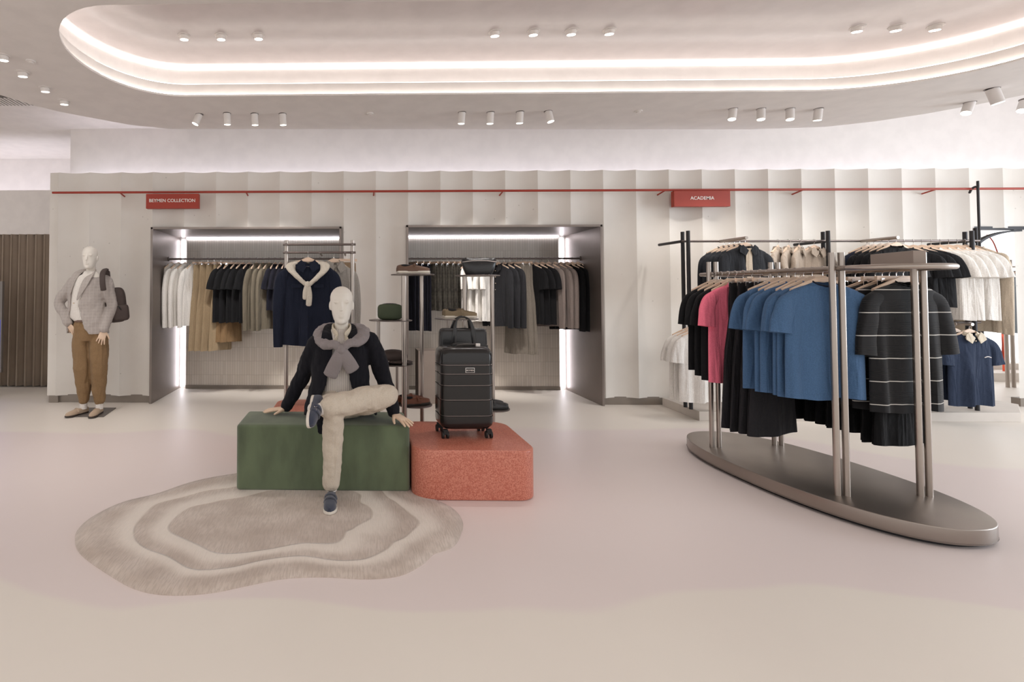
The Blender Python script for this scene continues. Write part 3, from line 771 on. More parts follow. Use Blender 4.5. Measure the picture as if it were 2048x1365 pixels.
def garment(kind, colour, pos, rz, label, cat, seed=0, L=.70, w=.235, hem=.165, top=.15, rib=None, collar=None, group=None, hanger='pale wooden hanger', hwood='wood', noribs=False, pocket=False):
    """hangs one garment on one hanger from the point pos of a bar"""
    grp = label.split(',')[0]; group = group or (grp if ',' in label else None)
    names = dict(tee='tshirt', half='knit_top', long='shirt', polo='polo_shirt', jacket='jacket', sweater='sweater', pants='trousers', shorts='shorts')
    r = thing(names[kind], label, cat, pos, rz, group)
    s = seed % 3
    if kind in ('pants', 'shorts'):
        place_mesh('legs', mesh_of(('p', s, colour, L, hem, top), lambda: pants_mesh(s, L, top, hem, short=kind == 'shorts'), colour), r)
        place_mesh('waistband', mesh_of(('wb', colour, top), lambda: waist_mesh(top), colour), r)
    else:
        shape = 'half' if kind == 'half' else 'tee' if kind in ('tee', 'polo') else 'long'
        place_mesh('body', mesh_of((shape, s, colour, L, w), lambda: top_mesh(shape, s, w, L), colour), r)
        if collar or kind in ('long', 'polo', 'jacket'):
            place_mesh('collar', mesh_of(('col', collar or colour), lambda: collar_mesh(), collar or colour), r)
        else:
            place_mesh('neckband', mesh_of(('rib', rib or colour), lambda: neck_rib(), rib or colour), r)
        if kind in ('long', 'polo', 'jacket'):
            zt = -.165; zb = -L+.02 if kind != 'polo' else -.30
            def plk():
                mb = MB()
                k_ = int((zt-zb)/.085)
                for i in range(k_): mb.cyl((0, -.045, zt-i*.085), (0, -.054, zt-i*.085), .006, n=8)
                return mb
            if kind != 'jacket' and L > .5:
                o = place_mesh('buttons', mesh_of(('plk', L, kind), plk, 'sand'), r)
    h = thing('clothes_hanger', 'wooden hanger of '+label, 'hanger', pos, rz, group and 'wooden hangers of '+group)
    if kind in ('pants', 'shorts'):
        place_mesh('crossbar', mesh_of(('chb', hwood, top), lambda: clip_hanger_mesh(top+.02), hwood), h)
        for q in (-1, 1): place_mesh('clip', mesh_of(('clip', q, top), lambda: clip_mesh(q, top-.02), 'chrome'), h)
    else:
        place_mesh('shoulders', mesh_of(('hb', hwood, w), lambda: hanger_mesh(.17*w/.235), hwood), h)
    place_mesh('hook', mesh_of(('hook',), hook_mesh, 'chrome'), h)
    return r
NTH = ['first', 'second', 'third', 'fourth', 'fifth', 'sixth', 'seventh', 'eighth', 'ninth']
def rail_point(px, Y=6.80):
    p = AT(px, 518, Y); return (p.x, Y, RZ)
rg = random.Random(3)
# ---- left recess, left to right; px = where the hook sits on the rail
DG = math.radians
for i, px in enumerate((344, 357, 370, 388)):
    garment('long', 'white', rail_point(px), DG(90-24+rg.uniform(-3, 3)) + PI, 'white long-sleeved shirt in the left recess, %s from left' % NTH[i], 'shirt', i, L=.91, w=.225)
for i, px in enumerate((403, 416, 429, 442)):
    garment('pants', 'khaki', rail_point(px), DG(90-40+rg.uniform(-3, 3)) + PI, 'khaki wide trousers in the left recess, %s from left' % NTH[i], 'trousers', i, L=1.24, top=.12, hem=.19)
for i, px in enumerate((454, 464)):
    garment('pants', 'brown', rail_point(px), DG(90-50) + PI, 'darker brown trousers behind black t-shirts in left recess, %s' % ('left one' if i == 0 else 'right one'), 'trousers', i, L=1.13, top=.11, hem=.15)
for i, px in enumerate((446+4, 461+1, 474, 486, 499)):
    garment('tee', 'black', rail_point(px, 6.80), DG(90-26+rg.uniform(-3, 3)) + PI, 'black t-shirt in the left recess, %s from left' % NTH[i], 't-shirt', i, L=.86, w=.235)
for i, px in enumerate((513, 526, 538)):
    garment('long', 'olive', rail_point(px), DG(90-22+rg.uniform(-3, 3)) + PI, 'crumpled taupe overshirt in the left recess, %s from left' % NTH[i], 'shirt', i, L=.95, w=.22)
for i, px in enumerate((550, 561, 572)):
    garment('tee', 'darknavy', rail_point(px), DG(90-22) + PI, 'short dark top beside the taupe overshirts in the left recess, %s' % NTH[i], 'top', i, L=.70, w=.21)
for i, px in enumerate((590, 606, 622, 640)):
    garment('tee', 'navy', rail_point(px), DG(90-15) + PI, 'dark top in the left recess behind the navy shirt, %s' % NTH[i], 'top', i, L=.66, w=.21)
# ---- right recess
for i, px in enumerate((824, 836, 848)):
    garment('pants', 'darknavy', rail_point(px), DG(90+22) + PI, 'long dark navy trousers in the right recess, %s from left' % NTH[i], 'trousers', i, L=.97, top=.13, hem=.13)
for i, px in enumerate((862, 873, 884, 895, 906, 917)):
    garment('shorts', 'camo', rail_point(px), DG(90+30+rg.uniform(-4, 4)) + PI, 'mottled olive shorts in the right recess, %s from left' % NTH[i], 'shorts', i, L=.70, top=.12, hem=.13)
for i, px in enumerate((932, 946, 960, 974)):
    garment('tee', 'white', rail_point(px), DG(62+rg.uniform(-4, 4)), 'white t-shirt in the right recess behind the shelf stand, %s' % NTH[i], 't-shirt', i, L=.84, w=.23)
for i, px in enumerate((996, 1008, 1020)):
    garment('long', 'charcoal', rail_point(px), DG(90+26+rg.uniform(-3, 3)) + PI, 'charcoal long-sleeved shirt in the right recess, %s from left' % NTH[i], 'shirt', i, L=.91, w=.225)
for i, px in enumerate((1034, 1046)):
    garment('pants', 'grey_trouser', rail_point(px), DG(90+45) + PI, 'grey flared trousers in the right recess, %s' % ('left pair' if i == 0 else 'right pair'), 'trousers', i, L=1.28, top=.11, hem=.17)
for i, px in enumerate((1060, 1072, 1084)):
    garment('tee', 'black', rail_point(px), DG(90+26+rg.uniform(-3, 3)) + PI, 'black t-shirt in the right recess, %s from left' % NTH[i], 't-shirt', i, L=.88, w=.23)
for i, px in enumerate((1097, 1110, 1122)):
    garment('long', 'mauve', rail_point(px), DG(90+26+rg.uniform(-3, 3)) + PI, 'grey-mauve long-sleeved shirt in the right recess, %s from left' % NTH[i], 'shirt', i, L=.91, w=.225)
for i, px in enumerate((1134, 1144, 1155)):
    garment('sweater', 'jetblack', rail_point(px), DG(90+26+rg.uniform(-3, 3)) + PI, 'jet-black long-sleeved sweater in the right recess, %s from left' % NTH[i], 'sweater', i, L=.95, w=.225)
# ================================================================ front rack
HB = .11; ZR = 1.553
nl0, nl1 = FL(1675, 991, HB), FL(1694, 992, HB); nr0, nr1 = FL(1841, 992, HB), FL(1859, 993, HB)
fl0, fl1 = FL(1424, 894, HB), FL(1438.5, 895, HB); fr0, fr1 = FL(1549, 891, HB), FL(1563, 891, HB)
rack = thing('garment_rack', 'brushed steel oval-ring clothes rack in the right foreground on a long oval base', 'rack', (0, 0, 0))
near = (nl0+nl1+nr0+nr1)/4; far = (fl0+fl1+fr0+fr1)/4; ctr = (near+far)/2; ax = (near-far); ang = math.atan2(ax.y, ax.x); 
ux = Vector((math.cos(ang), math.sin(ang), 0)); uy = Vector((-ux.y, ux.x, 0))
def oval(a, b, e=.86, n=72, c=ctr):
    out = []
    for i in range(n):
        t = 2*PI*i/n; p = c + ux*a*sgn(math.cos(t), e) + uy*b*sgn(math.sin(t), e); out.append((p.x, p.y))
    return out
MB().plate(oval(.97, .47), .022, HB, .006).build('base', M['steel_base'], rack)
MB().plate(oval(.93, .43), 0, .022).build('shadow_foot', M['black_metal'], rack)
MB().plate(oval(.972, .472), .03, .031).build('seam', M['steel_dark'], rack)
for a in (nl0, nl1, nr0, nr1, fl0, fl1, fr0, fr1):
    MB().cyl((a.x, a.y, HB-.005), (a.x, a.y, 1.655), .0175, n=24).build('pole', M['steel'], rack)
L_near = (nl0+nl1)/2; R_near = (nr0+nr1)/2; L_far = (fl0+fl1)/2; R_far = (fr0+fr1)/2
d = (L_near-L_far).normalized(); hw = (R_near-L_near).length/2
cn = (L_near+R_near)/2 + d*.06; cf = (L_far+R_far)/2 - d*.04; side = (R_near-L_near).normalized()
ring = []
for i in range(13):
    t = PI*i/12; ring.append(cn - side*hw*math.cos(t) + d*hw*math.sin(t))
for i in range(13):
    t = PI*i/12; ring.append(cf + side*hw*math.cos(t) - d*hw*.75*math.sin(t))
pts = []
n_ = len(ring)
ring.append(ring[0])
MB().tube([(p.x, p.y, ZR) for p in ring], .0165, n=16, sub=2, round_ends=False).build('ring_bar', M['steel'], rack)
# little blank sign box on the ring
p0, p1 = AT(1748, 512, 3.35), AT(1835, 512, 3.02)
bx = thing('sign_box', 'blank taupe metal sign box on top of the steel ring rack', 'sign', (p0+p1)/2 + Vector((0, 0, 0)))
bx.location = ((p0.x+p1.x)/2, (p0.y+p1.y)/2, 0); dv = (p1-p0); bx.rotation_euler = (0, 0, math.atan2(dv.y, dv.x))
l = math.hypot(dv.x, dv.y)/2
MB().box(-l, l, -.02, .04, ZR+.012, ZR+.095).build('panel', M['taupe_box'], bx, smooth=False, bevel=.002)
for s in (-1, 1): MB().box(s*l*.7-.01, s*l*.7+.01, -.005, .005, ZR-.0, ZR+.02).build('clip', M['steel'], bx, smooth=False)
def bar_pt(px, a, b):
    """the point of the bar a-b that stands over picture column px"""
    best = None
    for i in range(2001):
        t = i/2000*1.1-.05; q = a+(b-a)*t; v = ROT.transposed() @ (Vector((q.x, q.y, ZR))-Vector((0, 0, EYE)))
        X = CX + F*v.x/-v.z
        if best is None or abs(X-px) < best[0]: best = (abs(X-px), q)
    q = best[1]; return (q.x, q.y, ZR)
bang = math.atan2(d.y, d.x)+PI/2      # shoulder axis across the bar
def put(kind, col, px, a, b, turn, label, cat, i, **kw):
    return garment(kind, col, bar_pt(px, a, b), bang+DG(turn), label, cat, i, **kw)
WH = 'pale wooden hanger'
for i, px in enumerate((1428, 1441, 1455)):
    put('tee', 'black', px, L_far, L_near, 4, 'boxy black t-shirt at the far end of ring rack, %s' % NTH[i], 't-shirt', i, L=.80+.03*i, w=.255)
put('tee', 'pink', 1470, L_far, L_near, 4, 'bright coral-pink t-shirt on the steel ring rack', 't-shirt', 1, L=.86, w=.255)
for i, px in enumerate((1486, 1503, 1520, 1537)):
    put('pants', 'blackpant', px, L_far, L_near, 8+i, 'wide charcoal trousers between pink and blue t-shirts, %s in row' % NTH[i], 'trousers', i, L=1.19, top=.13, hem=.235)
for i, px in enumerate((1556, 1573, 1590, 1607, 1624, 1645)):
    put('tee', 'blue', px, L_far, L_near, (-7, 1, -4, 5, -2, -5)[i], 'blue knitted t-shirt on the ring rack, %s from left' % NTH[i], 't-shirt', i, L=.85, w=.262, rib='navy' if i == 5 else None)
for i, px in enumerate((1600, 1622, 1645, 1668, 1690, 1710, 1728)):
    put('pants', 'jetblack', px, R_far, R_near, 6, 'black trousers on far side of ring rack, %s from back' % NTH[i], 'trousers', i, L=1.12, top=.13, hem=.20)
for i, px in enumerate((1750, 1778, 1806)):
    put('half', 'knit_stripe', px, R_far, R_near, -6+5*i, ['black knit top with white lines, rearmost of three on the ring rack', 'black knit top with white lines, middle of three on the ring rack', 'black ribbed knit top with white lines, front one behind the right poles'][i], 'knit top', i, L=.93, w=.285, rib='jetblack')
put('pants', 'jetblack', 1764, R_far, R_near, 4, 'black trousers hanging between the striped knit tops on the ring rack', 'trousers', 1, L=1.15, top=.14, hem=.20)
put('pants', 'jetblack', 1792, R_far, R_near, 4, 'black trousers hanging behind the front striped knit top', 'trousers', 2, L=1.15, top=.14, hem=.22)
# ================================================================ rear racks
YR = 5.72
rk = thing('garment_rack', 'tall black-posted clothes rack on a pale platform before the fluted wall', 'rack', (0, 0, 0))
zp = .10
pl = AT(1368, 483, YR); ZT = pl.z
posts = {}
for nm, pxs in (('a', (1368, 1379)), ('b', (1650, 1660)), ('c', (1935, 1949))):
    for k_, px in enumerate(pxs):
        q = AT(px, 640, YR+.05 - .1*k_)
        MB().cyl((q.x, q.y, zp), (q.x, q.y, AT(px, 463, YR).z), .019, n=20).build('post', M['black_metal'], rk); posts[nm+str(k_)] = q
xa, xb = posts['a0'].x-.05, AT(1958, 480, YR).x
MB().cyl((xa, YR, ZT), (xb, YR, ZT), .0125, n=14).build('bar', M['steel_dark'], rk)
for px, y0, y1 in ((1362, YR, 6.12), (1440, 5.34, YR), (1655, YR, 6.14), (1722, 5.34, YR), (1943, YR, 6.14)):
    x = AT(px, 482, YR).x; MB().cyl((x, y0, ZT-.002), (x, y1, ZT-.002), .0165, n=14).build('arm', M['steel'] if y0 < 5.5 else M['black_metal'], rk)
ZL = AT(1930, 645, YR).z
xl = posts['c1'].x
MB().cyl((AT(1372, 650, YR).x, YR+.0, ZL), (xl+.12, YR, ZL), .0125, n=14).build('lower_bar', M['steel_dark'], rk)
xq = AT(1938, 645, 5.37).x
MB().cyl((xq, 5.34, ZL), (xq, YR, ZL), .0165, n=14).build('lower_arm', M['steel'], rk)
MB().cyl((AT(1372, 650, YR).x-.02, 5.45, ZL), (AT(1372, 650, YR).x-.02, YR, ZL), .0165, n=14).build('lower_arm', M['steel'], rk)
o = MB().plate([(p.x, p.y) for p in (FL(1399, 842), FL(2042, 845), Vector((7.75, 6.0, 0)), Vector((7.75, 6.24, 0)), Vector((FL(1325, 806).x, 6.24, 0)), FL(1325, 812))], 0, zp, .004)
tag(o.build('platform', M['platform'], smooth=False), 'low pale platform under the black-posted clothes rack', 'platform')
def rp(px, Y=YR, z=None):
    q = AT(px, 482, Y); return (q.x, Y, ZT if z is None else z)
xA = AT(1440, 482, YR).x; xC = AT(1722, 482, YR).x
for i in range(5):
    garment('jacket', 'bomber', (xA, 5.36+.075*(4-i), ZT-.004), DG(2), 'black bomber jacket on the front arm of the wall rack, ' + ['rearmost', 'second', 'middle', 'fourth', 'frontmost'][i], 'jacket', i, L=.70, w=.25)
bo = [x for x in S.objects if x.get('category') == 'jacket'][-1]
MB().rings([[(sx*(.030+.012*t), -.046-.004*(1-abs(sx)), -.11-.45*t) for sx in (-1, -.5, 0, .5, 1)] for t in (0, .25, .5, .75, 1)], closed=False).build('lining', M['sand'], bo)
for i, px in enumerate((1556, 1577, 1598, 1628)):
    garment('polo', 'beige', rp(px), DG(38 if i < 3 else 10), 'beige collared shirt on the wall rack, %s from left' % NTH[i], 'shirt', i, L=.72, w=.235, collar='beige')
for i in range(5):
    garment('tee', 'navy' if i == 0 else 'black', (xC, 5.36+.075*(4-i), ZT-.004), DG(3), 'black t-shirt on the front arm behind the blank sign box, ' + ['rearmost', 'second', 'middle', 'fourth', 'frontmost'][i], 't-shirt', i, L=.72, w=.25)
for i, px in enumerate((1808, 1826, 1843)):
    garment('tee', 'black', rp(px), DG(-38), 'black t-shirt hanging left of the off-white t-shirts, %s from left' % NTH[i], 't-shirt', i, L=.74, w=.25)
for i, px in enumerate((1862, 1880, 1897, 1914, 1930)):
    garment('tee', 'whitetee', rp(px), DG(-40+2*i), 'off-white t-shirt on wall rack at right black post, %s from left' % NTH[i], 't-shirt', i, L=.88, w=.25)
garment('long', 'sand', rp(1950, 5.80), DG(-66), 'cream long-sleeved shirt partly hidden behind the last off-white t-shirt', 'shirt', 1, L=1.02, w=.20)
# lower level
lp = lambda px, Y=YR: (AT(px, 645, Y).x, Y, ZL)
pp = garment('polo', 'polo', (xq, 5.37, ZL-.004), DG(2), 'navy polo shirt with a cream collar on the lower bar', 'polo shirt', 1, L=.84, w=.25, collar='cream')
mb = MB().tube([(.07, -.066, -.335), (.10, -.068, -.325), (.135, -.066, -.335)], .004, n=6); mb.build('emblem', M['letter'], pp)
for i in range(3):
    garment('tee', 'polo', (xq-.03*(i+1), 5.47+.08*i, ZL-.004), DG(4), 'navy top behind the cream-collared polo shirt, ' + ['nearest', 'middle', 'farthest'][i], 'top', i, L=.80, w=.25)
xw = AT(1372, 650, YR).x-.02
for i in range(3):
    garment('tee', 'white', (xw, 5.48+.08*i, ZL-.004), DG(3), 'white t-shirt low beside the left black posts, ' + ['nearest', 'middle', 'farthest'][i], 't-shirt', i, L=.84, w=.24)
# rack and grey jacket beyond the arch
ya = 7.6
r = thing('garment_rack', 'slim grey double-post rack standing in front of the bright window', 'rack', (0, 0, 0))
for px in (2010, 2022):
    q = AT(px, 600, ya); MB().cyl((q.x, ya, .0), (q.x, ya, AT(px, 520, ya).z), .022, n=16).build('post', M['steel'], r)
q = AT(2000, 534, ya); MB().cyl((q.x-.05, ya, q.z), (q.x+.4, ya, q.z), .014, n=12).build('bar', M['steel'], r)
q = AT(2030, 534, ya-.0)
garment('jacket', 'palegrey', (q.x+.02, ya, q.z), DG(30), 'pale blue-grey jacket on the rack by the window', 'jacket', 1, L=.95, w=.25)
# ================================================================ plinths, rug, stands
gx0, gx1 = FL(471, 987).x, FL(820, 987).x; gy0 = FL(640, 987).y; GH = .47; gy1 = FL(640, 824, GH).y
o = MB().plate(rrect(gx0, gx1, gy0, gy1+.02, .03), .012, GH, .022, 4).build('ottoman_bench', M['velvet'])
tag(o, 'dark green velvet box bench the seated mannequin sits on', 'bench')
rx1 = FL(1078, 1003).x; ry0 = FL(950, 1003).y; RH = .335; ry1 = FL(920, 843, RH).y
o = MB().plate(rrect(gx1+.012, rx1, ry0, ry1, .13, 12), 0, RH, .014, 4).build('plinth', M['terra'])
tag(o, 'low terracotta terrazzo plinth under the black suitcase', 'plinth')
qy1 = FL(620, 799, RH).y; qx0 = FL(546, 815, RH).x
o = MB().plate(rrect(qx0, .12, gy1+.12, qy1, .13, 12), 0, RH, .014, 4).build('plinth', M['terra'])
tag(o, 'terracotta terrazzo plinth behind the green bench under the two-bar stand', 'plinth')
out = [(150,1085),(163,1112),(212,1148),(270,1180),(335,1192),(420,1188),(500,1172),(570,1159),(650,1156),(735,1160),(800,1153),(845,1131),(868,1110),(905,1096),(922,1070),(925,1046),(905,1020),(865,1000),(834,988),(815,965),(760,950),(640,940),(520,945),(440,955),(380,968),(315,990),(245,1008),(190,1034),(158,1060)]
out = [FL(x, y) for x, y in out]
loop = smooth_loop([(p.x, p.y) for p in out], 6)
cx, cy = FL(560, 1040).x, FL(560, 1040).y
K = 14; vs = [(cx, cy, .016)]; at = [0.]; fs = []; n = len(loop)
for k_ in range(1, K+1):
    t = k_/K
    for x, y in loop:
        vs.append((cx+(x-cx)*t, cy+(y-cy)*t, .016 if k_ < K else .010)); at.append(t)
for x, y in loop: vs.append((x, y, 0)); at.append(1.)
for j in range(n): fs.append((0, 1+j, 1+(j+1) % n))
for k_ in range(K):
    for j in range(n):
        a, b = 1+k_*n+j, 1+k_*n+(j+1) % n; fs.append((a, a+n, b+n, b))
me = bpy.data.meshes.new('rug'); me.from_pydata(vs, [], fs); me.materials.append(M['rug'])
A = me.attributes.new('ring', 'FLOAT', 'POINT'); A.data.foreach_set('value', at)
me.polygons.foreach_set('use_smooth', [True]*len(me.polygons))
rug = bpy.data.objects.new('rug', me); COL.objects.link(rug); tag(rug, 'free-form taupe rug with carved pale swirls under the green bench', 'rug')
# ---- suitcase
sy0 = FL(950, 880, RH).y; sx0, sx1 = FL(881, 880, RH).x, FL(989, 880, RH).x; sd = .25
sc = thing('suitcase', 'large ribbed glossy black hard-shell suitcase standing on the terracotta plinth', 'suitcase', ((sx0+sx1)/2, sy0+sd/2, RH))
sc.rotation_euler = (0, 0, DG(3))
hw = (sx1-sx0)/2; zb = .065; zt = AT(930, 696, sy0).z-RH
ridge = [AT(930, y, sy0).z-RH for y in (833, 801, 772, 749, 731)]
def shell(z, ins=0): return [(x, y, z) for x, y in rrect(-hw+ins, hw-ins, -sd/2+ins*.8, sd/2-ins*.8, .055, 6)]
R = [shell(zb, .05), shell(zb+.008, .022), shell(zb+.03, .004), shell(zb+.05, 0)]
for z in ridge: R += [shell(z-.006, 0), shell(z-.004, .007), shell(z+.004, .007), shell(z+.006, 0)]
R += [shell(zt-.06, 0), shell(zt-.03, .006), shell(zt-.01, .022), shell(zt, .05)]
MB().rings(R).build('shell', M['case'], sc)
for z in ridge: MB().rings([shell(z-.0035, .0045), shell(z+.0035, .0045)]).build('ridge', M['case_edge'], sc)
mb = MB(); ol = [(x, z) for x, z in rrect(-hw+.002, hw-.002, zb+.012, zt-.004, .06, 8)]
mb.rings([[(x*1.002, -.004, z) for x, z in ol], [(x*1.008, -.002, z) for x, z in ol], [(x*1.008, .006, z) for x, z in ol], [(x*1.002, .008, z) for x, z in ol]]).build('zip_seam', M['rubber'], sc)
for xx in (-hw+.035, hw-.035):
    for yy in (-sd/2+.03, sd/2-.03):
        wh = MB().box(xx-.018, xx+.018, yy-.016, yy+.016, .030, .068).build('caster', M['rubber'], sc, bevel=.004)
        for s in (-1, 1): MB().cyl((xx+s*.010, yy+.005, .026), (xx+s*.024, yy+.005, .026), .026, n=18).build('wheel', M['rubber'], wh)
lg = AT(938, 741, sy0); lx = lg.x-sc.location.x; lz = lg.z-RH
b_ = MB().box(lx-.034, lx+.034, -sd/2-.006, -sd/2+.002, lz-.018, lz+.018).build('badge', M['chrome'], sc, smooth=False, bevel=.002)
MB().box(lx-.030, lx+.030, -sd/2-.0075, -sd/2, lz-.0145, lz+.0145).build('badge_field', M['rubber'], b_, smooth=False)
text_mesh('lettering', 'BEYMEN', .0155, M['letter'], b_, (lx, -sd/2-.0085, lz), (PI/2, 0, 0), .0005)
MB().tube([(-.085, 0, zt-.005), (-.07, 0, zt+.012), (0, 0, zt+.016), (.07, 0, zt+.012), (.085, 0, zt-.005)], [(.012, .006)]*5, n=10).build('carry_handle', M['rubber'], sc)
MB().tube([(-.05, -.02, zt+.003), (0, -.03, zt+.012), (.06, -.02, zt+.01), (.10, -.03, zt+.012)], [(.014, .004)]*4, n=10).build('luggage_tag', M['plate'], sc)
MB().box(.085, .115, -.05, -.03, zt+.002, zt+.022).build('price_tag', M['letter'], sc, smooth=False)
# ---- disc stands
def stand(name_label, poles, discs, cat='stand'):
    r = thing('display_stand', name_label, cat, (0, 0, 0))
    bx_ = AT(*poles[0][:2], poles[0][2]); r.location = (bx_.x, poles[0][2], 0); B = r.location
    for px, py, Y, zb_, rad in poles:
        q = AT(px, py, Y); MB().cyl((q.x-B.x, Y-B.y, zb_), (q.x-B.x, Y-B.y, q.z), rad, n=20).build('pole', M['steel'], r)
    res = []
    for px, py, Y, rad in discs:
        q = AT(px, py, Y); MB().plate(disc(q.x-B.x, Y-B.y, rad, 48), q.z-.008, q.z, .002).build('shelf', M['steel_dark'], r); res.append(Vector((q.x, Y, q.z)))
    return res
A4 = 4.42
A1, A2, A3, A0 = stand('steel display stand with round shelves carrying the green pouch and brown shoes',
    [(808, 552, 4.30, 0, .022), (843, 552, 4.55, 0, .018), (757, 642, 4.50, 0, .015), (794, 729, 4.62, 0, .015)],
    [(825, 549, A4, .19), (781, 640, A4, .19), (788, 727, A4, .165), (829, 808, 4.45, .155)])
B1, B2, B3, B0 = stand('steel display stand behind the suitcase with round shelves and a black belt bag on top',
    [(929, 553, 4.36, 0, .018), (984, 553, 4.50, 0, .018), (897, 639, 4.55, 0, .014)],
    [(955, 551, A4, .19), (913, 637, A4, .19), (925, 722, 4.28, .17), (985, 816, A4, .145)])
# ---- shoes
def frame_of(pos, fwd, up):
    f = Vector(fwd).normalized(); u = Vector(up); u = (u-f*u.dot(f)).normalized(); l_ = u.cross(f)
    return Matrix(((f.x, l_.x, u.x, pos[0]), (f.y, l_.y, u.y, pos[1]), (f.z, l_.z, u.z, pos[2]), (0, 0, 0, 1)))
def sole_outline(L=.285, k=1.):
    pts = [(0, 0), (.01, .024), (.06, .031), (.12, .028), (.18, .042), (.225, .044), (.262, .030), (L, .0), (.268, -.030), (.225, -.041), (.18, -.038), (.12, -.026), (.06, -.031), (.01, -.024)]
    return smooth_loop([(x*L/.285, y*k) for x, y in pts], 3)
def make_shoe(parent, mtx, m, ms, kind='loafer', hollow=True, L=.285):
    s = MB().plate(sole_outline(L, 1.06), 0, .018, .003).build('sole', ms, parent)
    prof = [(.0, .012, .030, .016), (.006, .022, .052, .016), (.03, .028, .060, .014), (.07, .030, .052, .014), (.105, .030, .053, .014), (.135, .032, .060, .014), (.165, .038, .055, .014), (.20, .041, .046, .014), (.235, .038, .040, .014), (.262, .028, .034, .014), (.280, .010, .024, .016)]
    rings = []
    for x, w_, h, z0 in prof:
        ring = []
        for j in range(20):
            a = 2*PI*j/20; c, s_ = math.cos(a), math.sin(a)
            ring.append((x*L/.285, w_*sgn(c, .75), z0 + (h if s_ > 0 else 0)*abs(s_)**.75))
        rings.append(ring)
    u = MB().rings(rings).build('upper', m, parent)
    parts = [s, u]
    if hollow: parts.append(MB().ell((.062*L/.285, 0, .062), (.052, .024, .014), 16, 8).build('opening', M['dark'], parent))
    st = [(.150, -.036, .035), (.148, -.028, .062), (.148, 0, .074), (.148, .028, .062), (.150, .036, .035)]
    if kind == 'loafer':
        parts.append(MB().tube(st, [(.011, .003)]*5, n=8, up=(0, 0, 1)).build('strap', m, parent))
        parts.append(MB().box(.142, .158, -.012, .012, .074, .079).build('tassel', m, parent, bevel=.002))
    if kind == 'buckle':
        for dx in (-.012, .030):
            parts.append(MB().tube([(x+dx, y*1.06, z+.002-(dx > 0)*.006) for x, y, z in st], [(.015, .004)]*5, n=8, up=(0, 0, 1)).build('strap', m, parent))
        b = MB()
        for q in (0, 1):
            y0 = -.038; b.tube([(.135+q*.03, y0, .040), (.151+q*.03, y0, .040), (.151+q*.03, y0+.004, .056), (.135+q*.03, y0+.004, .056), (.135+q*.03, y0, .040)], .002, n=6, sub=1)
        parts.append(b.build('buckle', M['chrome'], parent))
    if kind == 'bit':
        parts.append(MB().tube([(.145, -.030, .060), (.150, 0, .080), (.145, .030, .060)], .004, n=8).cyl((.14, -.02, .070), (.16, -.02, .078), .007, n=10).cyl((.14, .02, .070), (.16, .02, .078), .007, n=10).build('bit', M['leather_brown'], parent))
    for p_ in parts: p_.matrix_basis = mtx
    return parts
def shoe_pair(pos, deg, m, ms, label, kind, gap=.095, cat='shoe', tilt=0):
    for k_, s in enumerate((-1, 1)):
        a = DG(deg); f = Vector((math.cos(a), math.sin(a), 0)); side_ = Vector((-f.y, f.x, 0))
        r = thing('shoe', label + (', nearer one' if k_ == 0 else ', farther one'), cat, Vector(pos)+side_*s*gap/2*(1 if math.cos(a) > 0 else -1)-f*.14+Vector((0, 0, .002)), a)
        make_shoe(r, Matrix.Identity(4), m, ms, kind)
o = MB().plate(rrect(A1.x-.13, A1.x+.14, A1.y-.12, A1.y+.12, .02), A1.z, A1.z+.006).build('display_pad', M['sole']); tag(o, 'thin pale pad under the brown shoes on the top shelf', 'pad')
shoe_pair(A1+Vector((0, -.02, .007)), 0, M['leather_brown'], M['sole'], 'dark brown boat shoe on the highest left shelf', 'bit')
o = MB().plate(rrect(B2.x-.13, B2.x+.14, B2.y-.12, B2.y+.12, .02), B2.z, B2.z+.006).build('display_pad', M['sole']); tag(o, 'thin pale pad under the olive loafers', 'pad')
shoe_pair(B2+Vector((.02, -.02, .007)), 0, M['leather_tan'], M['sole'], 'olive-tan suede loafer on the shelf above the briefcase', 'loafer')
shoe_pair(A0+Vector((-.015, 0, 0)), 24, M['leather_cognac'], M['darksole'], 'reddish brown leather shoe on the lowest left shelf', 'loafer')
shoe_pair(B0+Vector((-.02, 0, 0)), 8, M['leather_black'], M['rubber'], 'black leather shoe low behind the suitcase', 'loafer')
# ---- bags
r = thing('pouch', 'dark green zip pouch on the round shelf beside the seated mannequin', 'pouch', A2+Vector((-.005, 0, 0)))
MB().ell((0, 0, .070), (.108, .055, .069), 36, 20, .42, .42).build('body', M['nylon_green'], r)
MB().tube([(-.100, 0, .115), (-.05, 0, .139), (.05, 0, .139), (.100, 0, .115)], .004, n=8).build('zip', M['rubber'], r)
r = thing('folded_cap', 'dark brown flat cap with pale straps on the middle round shelf', 'cap', A3+Vector((-.005, 0, 0)))
MB().ell((-.0, .01, .060), (.125, .10, .060), 30, 14, .9, .9).build('crown', M['bag_brown'], r)
MB().ell((.045, -.05, .020), (.12, .09, .016), 30, 8).build('brim', M['bag_brown'], r)
for k_ in range(3): MB().tube([(-.09+.06*k_, -.09, .012), (-.075+.06*k_, -.115, .022), (-.05+.06*k_, -.10, .03)], .008, n=8).build('strap', M['chrome'] if k_ == 0 else M['rubber'], r)
r = thing('belt_bag', 'black leather belt bag on the highest shelf behind the suitcase', 'bag', B1+Vector((.012, 0, 0)))
rings = []
for z, a, b in ((.0, .09, .03), (.006, .115, .045), (.05, .135, .055), (.10, .148, .050), (.135, .150, .038), (.150, .142, .02)):
    rings.append([(a*sgn(math.cos(2*PI*j/32), .6), b*sgn(math.sin(2*PI*j/32), .7), z + .004*math.sin(j*1.3)) for j in range(32)])
MB().rings(rings).build('body', M['leather_black'], r)
MB().tube([(-.145, -.03, .115), (-.06, -.05, .125), (.06, -.05, .125), (.145, -.03, .115)], .004, n=8).build('zip', M['chrome'], r)
